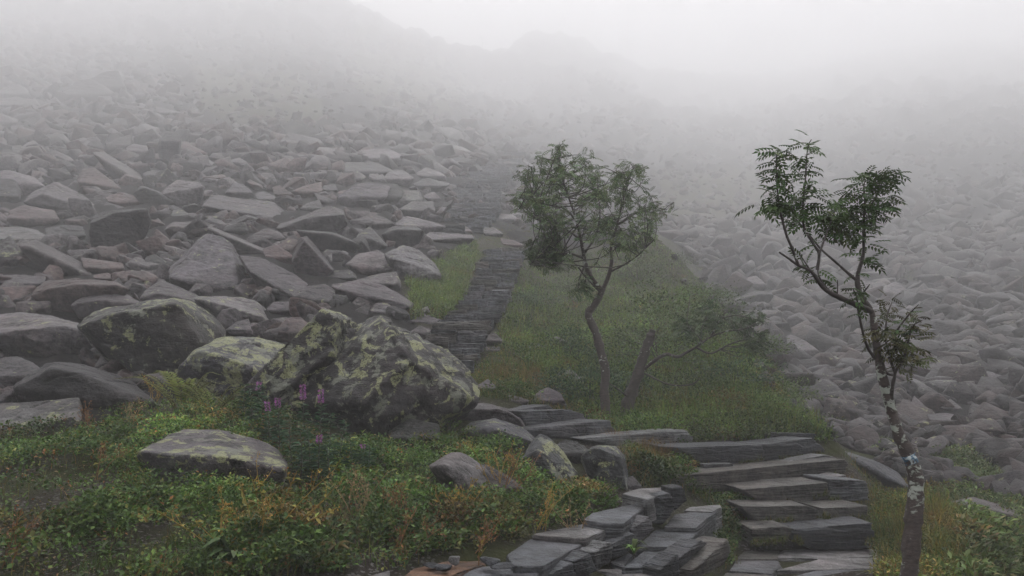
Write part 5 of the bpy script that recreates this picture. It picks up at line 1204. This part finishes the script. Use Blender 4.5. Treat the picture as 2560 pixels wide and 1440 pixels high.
def tuft(name, u, v, n, h, w, col, label, bw=.004, bend=.5, group='grass tufts', dry=False, d=None):
    p = gp(u, v) if d is None else P(u, v, d)
    b = p + rng.normal(0, w * .3, (n, 3)) * np.array([1, 1, 0]); b[:, 2] = ground(b[:, 0], b[:, 1]) - .01
    ln = rng.normal(0, bend * .6, (n, 3)); ln[:, 2] = 0
    V, Fc, C = blades(b, h * rng.uniform(.5, 1.1, n), ln, bw, hue(col, n, .2, .25))
    o = link(name, mesh(name, V - p, Fc, STRAW if dry else LEAF, True, C), p)
    tag(o, label, 'grass tuft', group)
DG = (.20, .115, .045); GG = (.055, .085, .02)
for u, v, n, h, w, c, lab, dry in (
   (870,1320,420,.22,.5,(.13,.09,.05),'hazy brown tuft of hair grass below the fireweed',True),(1590,1180,160,.34,.35,DG,'orange dry grass left of the long light slab end',True),(1640,1170,220,.38,.4,DG,'orange dry grass in front of the rounded end of the long light slab',True),(1690,1160,140,.34,.3,DG,'orange dry grass between the long light slab and the top step',True),
   (1540,1110,120,.25,.3,DG,'dry grass at the right end of the crumbling layered slab',True),(730,840,120,.3,.4,DG,'dry grass between boulders behind the peak of the biggest boulder',True),(1250,950,160,.3,.5,(.16,.1,.04),'rusty grass beside the path below the stair foot',True),(1290,860,160,.35,.5,(.17,.12,.04),'yellow grass right of the stair foot',True),(1340,960,160,.4,.4,(.17,.1,.045),'rusty grass right of the small whitish stone',True),
   (1860,1270,260,.2,.22,GG,'green arching grass tuft at the left end of the middle step',False),(1800,1405,200,.18,.2,(.1,.1,.03),'yellow-green grass tuft at the base of the wall beside the landing',False),(435,1370,160,.1,.14,GG,'small dark grass tuft on the bare mossy patch',False),(250,1430,120,.12,.15,GG,'grass tuft at the frame bottom left',False),(1620,1150,200,.22,.3,GG,'green grass right of the pale green upright rock',False),
   (2130,1230,260,.22,.4,(.13,.1,.03),'orange-tinged grass right of the second step',False),(2210,1340,240,.25,.3,GG,'green grass between the landing and the rowan trunk',False),(2330,1300,260,.26,.45,(.14,.1,.03),'yellow grass right of the rowan trunk',False)):
    tuft('dry_grass' if dry else 'grass_tuft', u, v, n, h, w, c, lab, .0035 if not dry else .0028, .55, 'dry grass tufts' if dry else 'green grass tufts', dry)

def broad_plant(u, v, n, L, col, label, z=None):
    p = gp(u, v)
    if z is not None: p = EYE + rays(u, v) * ((z - 1.6) / rays(u, v)[2])
    t = empty('broad_leaved_plant', p, label, 'leafy plant', 'broad-leaved plants')
    for i in range(n):
        a = i * 2.4 + rng.uniform(-.3, .3); o3 = np.array([math.cos(a), math.sin(a), 0]); l = L * rng.uniform(.6, 1.1); sl = rng.uniform(.3, .9)
        pa = spline([p, p + o3 * l * .4 + np.array([0, 0, l * sl]), p + o3 * l + np.array([0, 0, l * sl * .75])], 5); tg = unit(np.gradient(pa, axis=0)); s = np.cross(tg, [0, 0, 1.0]); s = unit(s)
        w = .17 * l * np.sin(np.pi * np.linspace(.08, .98, len(pa)))[:, None]
        V = np.concatenate([pa - s * w + [0, 0, .1 * l * .3], pa, pa + s * w + [0, 0, .1 * l * .3]]); m = len(pa); I = np.arange(m - 1)
        Fc = []
        for q in (0, m): Fc += [np.stack([I + q, I + q + m, I + q + m + 1], 1), np.stack([I + q, I + q + m + 1, I + q + 1], 1)]
        child('leaf', (V, np.concatenate(Fc), hue(np.array(col) * np.exp(rng.normal(0, .3)), 1, .2, .1).repeat(len(V), 0)), LEAF, t)
broad_plant(835, 1400, 16, .17, (.11, .09, .028), 'yellowing broad-leaved plant with brown-edged leaves left of the broken blue-black rock')
broad_plant(585, 1420, 15, .18, (.055, .08, .03), 'green broad-leaved plant at the frame bottom under the yellow-stemmed plants')
broad_plant(1585, 1385, 7, .12, (.075, .12, .03), 'small bright green tuft of leaves growing from the wall ledge', .36)
broad_plant(270, 1390, 9, .1, (.06, .09, .035), 'small rosette of grey-green leaves on the lower left of the knoll')
broad_plant(1835, 1240, 18, .22, (.05, .085, .024), 'leafy dark plant growing at the left end of the second step')
broad_plant(1760, 1200, 16, .2, (.045, .08, .022), 'leafy plant under the broken left end of the top step')

# ------------------------------------------------------------------ uncountable ground cover
def cover(name, regs, n, nl, ls, rad, hgt, pal, wts, wr, label, sparse=(), jit=.02, mound=0.0):
    Vs = []
    for reg, frac in regs:
        u, v = scatter_px(reg, int(n * frac), False)
        keep = np.ones(len(u), bool)
        for sp, k in sparse: keep &= ~(inpoly(u, v, sp) & (rng.random(len(u)) > k))
        u, v = u[keep], v[keep]; p = gp(u, v, jit); m = len(p)
        sc = np.exp(.3 * fbm(p * 1.7, 2))
        if mound:
            nz = fbm(p * np.array([2.3, 2.3, 0.5]), 3); kk = rng.random(m) < np.clip(.75 + 1.1 * nz, .12, 1); p, nz, sc = p[kk], nz[kk], sc[kk]; m = len(p); p[:, 2] += mound * np.clip(nz + .25, 0, 1.2)
        bz = pick(pal, wts, m); bz = np.where((noise3(p * 1.2 + 7.7) + rng.normal(0, .12, m) > .46)[:, None], pick([(.15,.105,.03),(.12,.115,.03),(.17,.085,.032),(.085,.075,.03)], [3,3,1.5,3], m), bz)
        base = bz * np.exp(rng.normal(0, .2, (m, 1)) + .8 * noise3(p * .8)[:, None] + .4 * noise3(p * 2.7)[:, None])
        q = np.repeat(p, nl, 0); k = m * nl; s = np.repeat(sc, nl)
        an = rng.uniform(0, 6.28, k); rr = np.sqrt(rng.random(k)) * rad * s
        o3 = np.stack([np.cos(an) * rr, np.sin(an) * rr, rng.random(k) ** .7 * hgt * s * (1 - .5 * (rr / (rad * s)) ** 2)], 1)
        ax = np.stack([np.cos(an), np.sin(an), rng.normal(.25, .5, k)], 1) + rng.normal(0, .5, (k, 3))
        Vs.append(leaves(q + o3, ax, np.array([0, 0, 1.0]) + rng.normal(0, .45, (k, 3)), ls * rng.uniform(.55, 1.2, k) * s, wr, np.repeat(base, nl, 0) * np.exp(rng.normal(0, .22, (k, 1)))))
    V, Fc, C = merge(Vs)
    tag(link(name, mesh(name, V, Fc, LEAF, True, C)), label, name.replace('_', ' '), None, 'stuff')
KN = [(-80,1090),(0,1085),(180,1080),(330,1045),(400,1010),(560,1020),(650,1040),(760,1100),(1000,1110),(1130,1075),(1300,1140),(1330,1225),(1430,1215),(1560,1235),(1480,1280),(1380,1325),(1220,1378),(1080,1400),(1000,1425),(900,1420),(800,1445),(640,1470),(-80,1470)]
BARE = [([(365,1150),(725,1150),(730,1262),(370,1250)], .12), ([(-80,1190),(150,1170),(260,1190),(330,1240),(200,1310),(-80,1290)], .12), ([(-80,1325),(140,1320),(330,1395),(300,1500),(-80,1500)], .12), ([(290,1310),(420,1310),(540,1340),(520,1420),(330,1410)], .1)]
MIDV = [(1560,1140),(1700,1130),(1790,1190),(1880,1250),(1900,1300),(1860,1340),(1800,1440),(1800,1280),(1700,1225),(1600,1225)]
RST = [(2110,1150),(2180,1180),(2240,1195),(2400,1275),(2640,1370),(2640,1470),(2215,1470),(2185,1340),(2178,1210)]
BANK = [(1270,660),(1400,650),(1560,620),(1640,600),(1720,650),(1780,745),(1900,890),(2050,1065),(2080,1110),(1700,1100),(1540,1095),(1480,1060),(1440,1010),(1250,860),(1260,760)]
PATHG = [(1170,940),(1250,860),(1450,850),(1500,1010),(1420,1040),(1300,1010),(1160,985)]
LSTG = [(1010,700),(1110,640),(1190,600),(1200,640),(1160,740),(1120,800),(1020,800),(1030,730)]
cover('ground_cover', [(KN, 1), (MIDV, .16)], 9500, 13, .034, .075, .11, [(.062,.112,.024),(.085,.138,.03),(.12,.128,.03),(.19,.09,.03),(.042,.078,.026)], [5,4,2,.5,4], .58, 'low bilberry leaves and herbs carpeting the knoll', BARE, .02, .15)
cover('moss', [(KN, 1), (MIDV, .12), (PATHG, .3)], 5200, 14, .009, .05, .022, [(.04,.05,.012),(.03,.04,.012),(.07,.05,.02)], [3,3,1], .5, 'short moss and tiny herbs between the leaves', [(b, .7) for b, _ in BARE])
cover('bank_herbs', [(BANK, 1), (LSTG, .16)], 8000, 14, .055, .11, .17, [(.085,.145,.03),(.11,.165,.036),(.06,.10,.038),(.13,.125,.03)], [4,4,3,.6], .4, 'herbs covering the green bank right of the stair')
cover('scree_herbs', [([(1720,650),(1800,740),(1930,880),(2075,1060),(2150,1110),(2010,930),(1860,740)], .9), ([(2000,560),(2180,560),(2300,700),(2100,720)], .35), ([(1930,900),(2010,870),(2130,960),(2280,1090),(2220,1150),(2080,1080)], .7), ([(2150,720),(2330,760),(2480,950),(2400,1010),(2260,900)], .5), ([(2260,1170),(2420,1130),(2560,1260),(2560,1330),(2330,1260)], .5), ([(2420,1290),(2700,1340),(2700,1480),(2400,1480)], .6)], 3200, 12, .07, .16, .22, [(.06,.095,.028),(.08,.11,.03),(.1,.09,.035)], [3,3,1], .4, 'patches of herbs growing between the stones of the right slope')
cover('bank_herbs', [(PATHG, 1), ([(1170,560),(1340,560),(1340,650),(1180,650)], .18)], 1500, 12, .035, .07, .07, [(.07,.115,.024),(.09,.135,.03),(.16,.11,.03)], [4,3,1], .45, 'low herbs between the stones of the path')
cover('bank_herbs', [(RST, 1)], 2200, 13, .035, .075, .12, [(.075,.11,.024),(.105,.12,.026),(.16,.11,.03),(.055,.085,.028)], [4,3,2,2], .38, 'herbs on the slope right of the near steps')
def grass(name, regs, n, h, bw, pal, wts, label, bend=.5, jit=.03, sparse=()):
    Vs = []
    for reg, frac in regs:
        u, v = scatter_px(reg, int(n * frac), False); keep = np.ones(len(u), bool)
        for sp, k in sparse: keep &= ~(inpoly(u, v, sp) & (rng.random(len(u)) > k))
        p = gp(u[keep], v[keep], jit); p[:, 2] -= .01; m = len(p)
        ln = rng.normal(0, bend * .6, (m, 3)); ln[:, 2] = 0
        Vs.append(blades(p, h * rng.uniform(.4, 1.2, m) * np.exp(.4 * noise3(p * 1.5)), ln, bw, pick(pal, wts, m) * np.exp(rng.normal(0, .25, (m, 1)))))
    V, Fc, C = merge(Vs)
    tag(link(name, mesh(name, V, Fc, LEAF, True, C)), label, 'grass', None, 'stuff')
grass('grass', [(KN, 1), (MIDV, .25)], 5500, .17, .0036, [(.085,.12,.026),(.15,.135,.035),(.24,.14,.05),(.055,.08,.022)], [4,3,1.6,3], 'fine grass growing through the leaves of the knoll', .6, .02, BARE)
grass('grass', [(RST, 1)], 9000, .2, .0045, [(.085,.115,.025),(.16,.14,.032),(.24,.155,.045),(.065,.085,.028)], [4,4,2,3], 'grass on the slope right of the near steps')
grass('grass', [(PATHG, 1), ([(1170,560),(1340,560),(1340,650),(1180,650)], .2)], 5000, .13, .006, [(.09,.13,.028),(.15,.145,.035),(.24,.15,.045)], [4,3,2], 'short grass along the path below the stair')
grass('grass', [(BANK, 1), (LSTG, .3)], 11000, .30, .009, [(.11,.165,.035),(.14,.165,.04),(.2,.15,.045)], [5,3,.5], 'long grass on the green bank and along the stair')

# moss and grass in the joints of the near steps
jp = []
for lab, c, ft, fb, dl, dr, bk in NEAR:
    for i in range(len(fb) - 1):
        k = rng.random((70, 1)); q = np.array(fb[i]) * (1 - k) + np.array(fb[i + 1]) * k; fu = (q[:, 0] - min(f[0] for f in ft)) / (max(f[0] for f in ft) - min(f[0] for f in ft))
        jp.append(P(1700 + q[:, 0] / 2.667, 900 + q[:, 1] / 2.667, dl + (dr - dl) * np.clip(fu, 0, 1) - .03))
jp = np.concatenate(jp); jp = jp[noise3(jp * 3.0) > -.05] + rng.normal(0, .012, (int((noise3(jp * 3.0) > -.05).sum()), 3)); n_ = len(jp)
ln_ = rng.normal(0, .4, (n_, 3)); ln_[:, 2] = 0
jm = merge([leaves(jp, rng.normal(size=(n_, 3)) + [0, 0, .6], rng.normal(size=(n_, 3)), rng.uniform(.015, .035, n_), .6, pick([(.07,.09,.022),(.06,.05,.025),(.1,.1,.03)], [2,2,1], n_)), blades(jp, rng.uniform(.03, .09, n_), ln_, .004, pick([(.08,.11,.025),(.17,.13,.05)], [2,1], n_))])
tag(link('step_moss', mesh('step_moss', jm[0], jm[1], LEAF, True, jm[2])), 'moss and grass growing in the joints of the near steps', 'moss', None, 'stuff')
# dead twigs and fallen leaves on the bare soil
u, v = scatter_px([(-60,1150),(500,1180),(700,1300),(520,1440),(-60,1440)], 900, False); p = gp(u, v); p[:, 2] += .012
tag(link('leaf_litter', mesh('leaf_litter', *merge([leaves(p, rng.normal(size=(len(p), 3)) * [1, 1, .25], np.array([0, 0, 1.0]) + rng.normal(0, .3, (len(p), 3)), rng.uniform(.012, .035, len(p)), .5, pick([(.2,.1,.045),(.14,.1,.06),(.22,.17,.1)], [2,3,2], len(p)))])[:2], STRAW, True, np.repeat(pick([(.2,.1,.045),(.14,.1,.06),(.22,.17,.1)], [2,3,2], len(p)), 4, 0))), 'fallen leaves strewn on the bare soil of the knoll', 'leaf litter', None, 'stuff')

# trail post on the far saddle
pp = P(1206, 164, far(121)); pp[2] = float(ground(pp[0], pp[1])) - .2
tp = empty('trail_post', pp, 'thin post with a cross-bar standing on the foggy saddle', 'post')
child('pole', (*tube([pp, pp + np.array([0, 0, 8.0])], .22, 6), None), BARKD, tp)
child('cross_bar', (*tube([pp + np.array([-2.2, 0, 7.2]), pp + np.array([2.2, 0, 7.2])], .18, 6), None), BARKD, tp)

# ------------------------------------------------------------------ fog, sky, sun, camera
def build_haze():
    bm = bmesh.new(); bmesh.ops.create_cube(bm, size=1.0)
    x0, x1, y0, y1, z0, z1 = -786, 786, -786, 786, ZLOW - 1.0, ZHIGH + 1.5
    for v in bm.verts: v.co = ((x0 + x1) / 2 + v.co.x * (x1 - x0), (y0 + y1) / 2 + v.co.y * (y1 - y0), (z0 + z1) / 2 + v.co.z * (z1 - z0))
    me = bpy.data.meshes.new('haze'); bm.to_mesh(me); bm.free()
    m = bpy.data.materials.new('haze'); m.use_nodes = True; nt = m.node_tree; nt.nodes.remove(nt.nodes['Principled BSDF'])
    pv = nt.nodes.new('ShaderNodeVolumePrincipled'); pv.inputs['Density'].default_value = FOG_DENSITY; pv.inputs['Color'].default_value = FOG_COLOR; pv.inputs['Anisotropy'].default_value = FOG_ANISO
    pv.inputs['Density Attribute'].default_value = ''
    nt.links.new(pv.outputs[0], nt.nodes['Material Output'].inputs['Volume'])
    m.cycles.homogeneous_volume = True
    me.materials.append(m)
    tag(link('haze', me), 'pale mountain fog filling the valley', 'haze', None, 'stuff')
FOG_DENSITY = 0.0062; FOG_COLOR = (0.97, 0.97, 0.985, 1); FOG_ANISO = 0.0
bpy.context.view_layer.update()
_z = [(o.matrix_world @ Vector(c)).z for o in COL.objects if o.type == 'MESH' for c in o.bound_box]
ZLOW, ZHIGH = min(_z), max(_z)
build_haze()
SUN_EL, SUN_AZ = math.radians(73), math.radians(25)     # azimuth from +Y towards +X
w = bpy.data.worlds.new('World'); scene.world = w; w.use_nodes = True
nt = w.node_tree; bg = nt.nodes['Background']
sky = nt.nodes.new('ShaderNodeTexSky'); sky.sky_type = 'NISHITA'; sky.sun_disc = False; sky.sun_elevation = SUN_EL; sky.sun_rotation = SUN_AZ
sky.air_density = 1.0; sky.dust_density = 4.0; sky.altitude = 0
hs = nt.nodes.new('ShaderNodeHueSaturation'); hs.inputs['Saturation'].default_value = 0.12
nt.links.new(sky.outputs[0], hs.inputs['Color']); nt.links.new(hs.outputs[0], bg.inputs['Color']); bg.inputs['Strength'].default_value = 0.10
ld = bpy.data.lights.new('sun', 'SUN'); ld.energy = 1.5; ld.angle = math.radians(25); ld.color = (1, .97, .93)
so = bpy.data.objects.new('sun', ld); COL.objects.link(so); so.location = (0, 0, 60)
sd = Vector((math.cos(SUN_EL) * math.sin(SUN_AZ), math.cos(SUN_EL) * math.cos(SUN_AZ), math.sin(SUN_EL)))
so.rotation_euler = sd.to_track_quat('Z', 'Y').to_euler()
cd = bpy.data.cameras.new('camera'); cd.sensor_width = 36.0; cd.lens = 36.0 * F / 2560; cd.clip_start = .05; cd.clip_end = 3000
co = bpy.data.objects.new('camera', cd); COL.objects.link(co); co.location = EYE; co.rotation_euler = (math.pi / 2 + TH, 0, 0); scene.camera = co
scene.view_settings.view_transform = 'Standard'; scene.view_settings.look = 'None'; scene.view_settings.gamma = 1.0; scene.view_settings.exposure = 2.66
cy = scene.cycles
cy.max_bounces = 8; cy.diffuse_bounces = 3; cy.glossy_bounces = 2; cy.transmission_bounces = 3; cy.volume_bounces = 4; cy.sample_clamp_indirect = 6.0
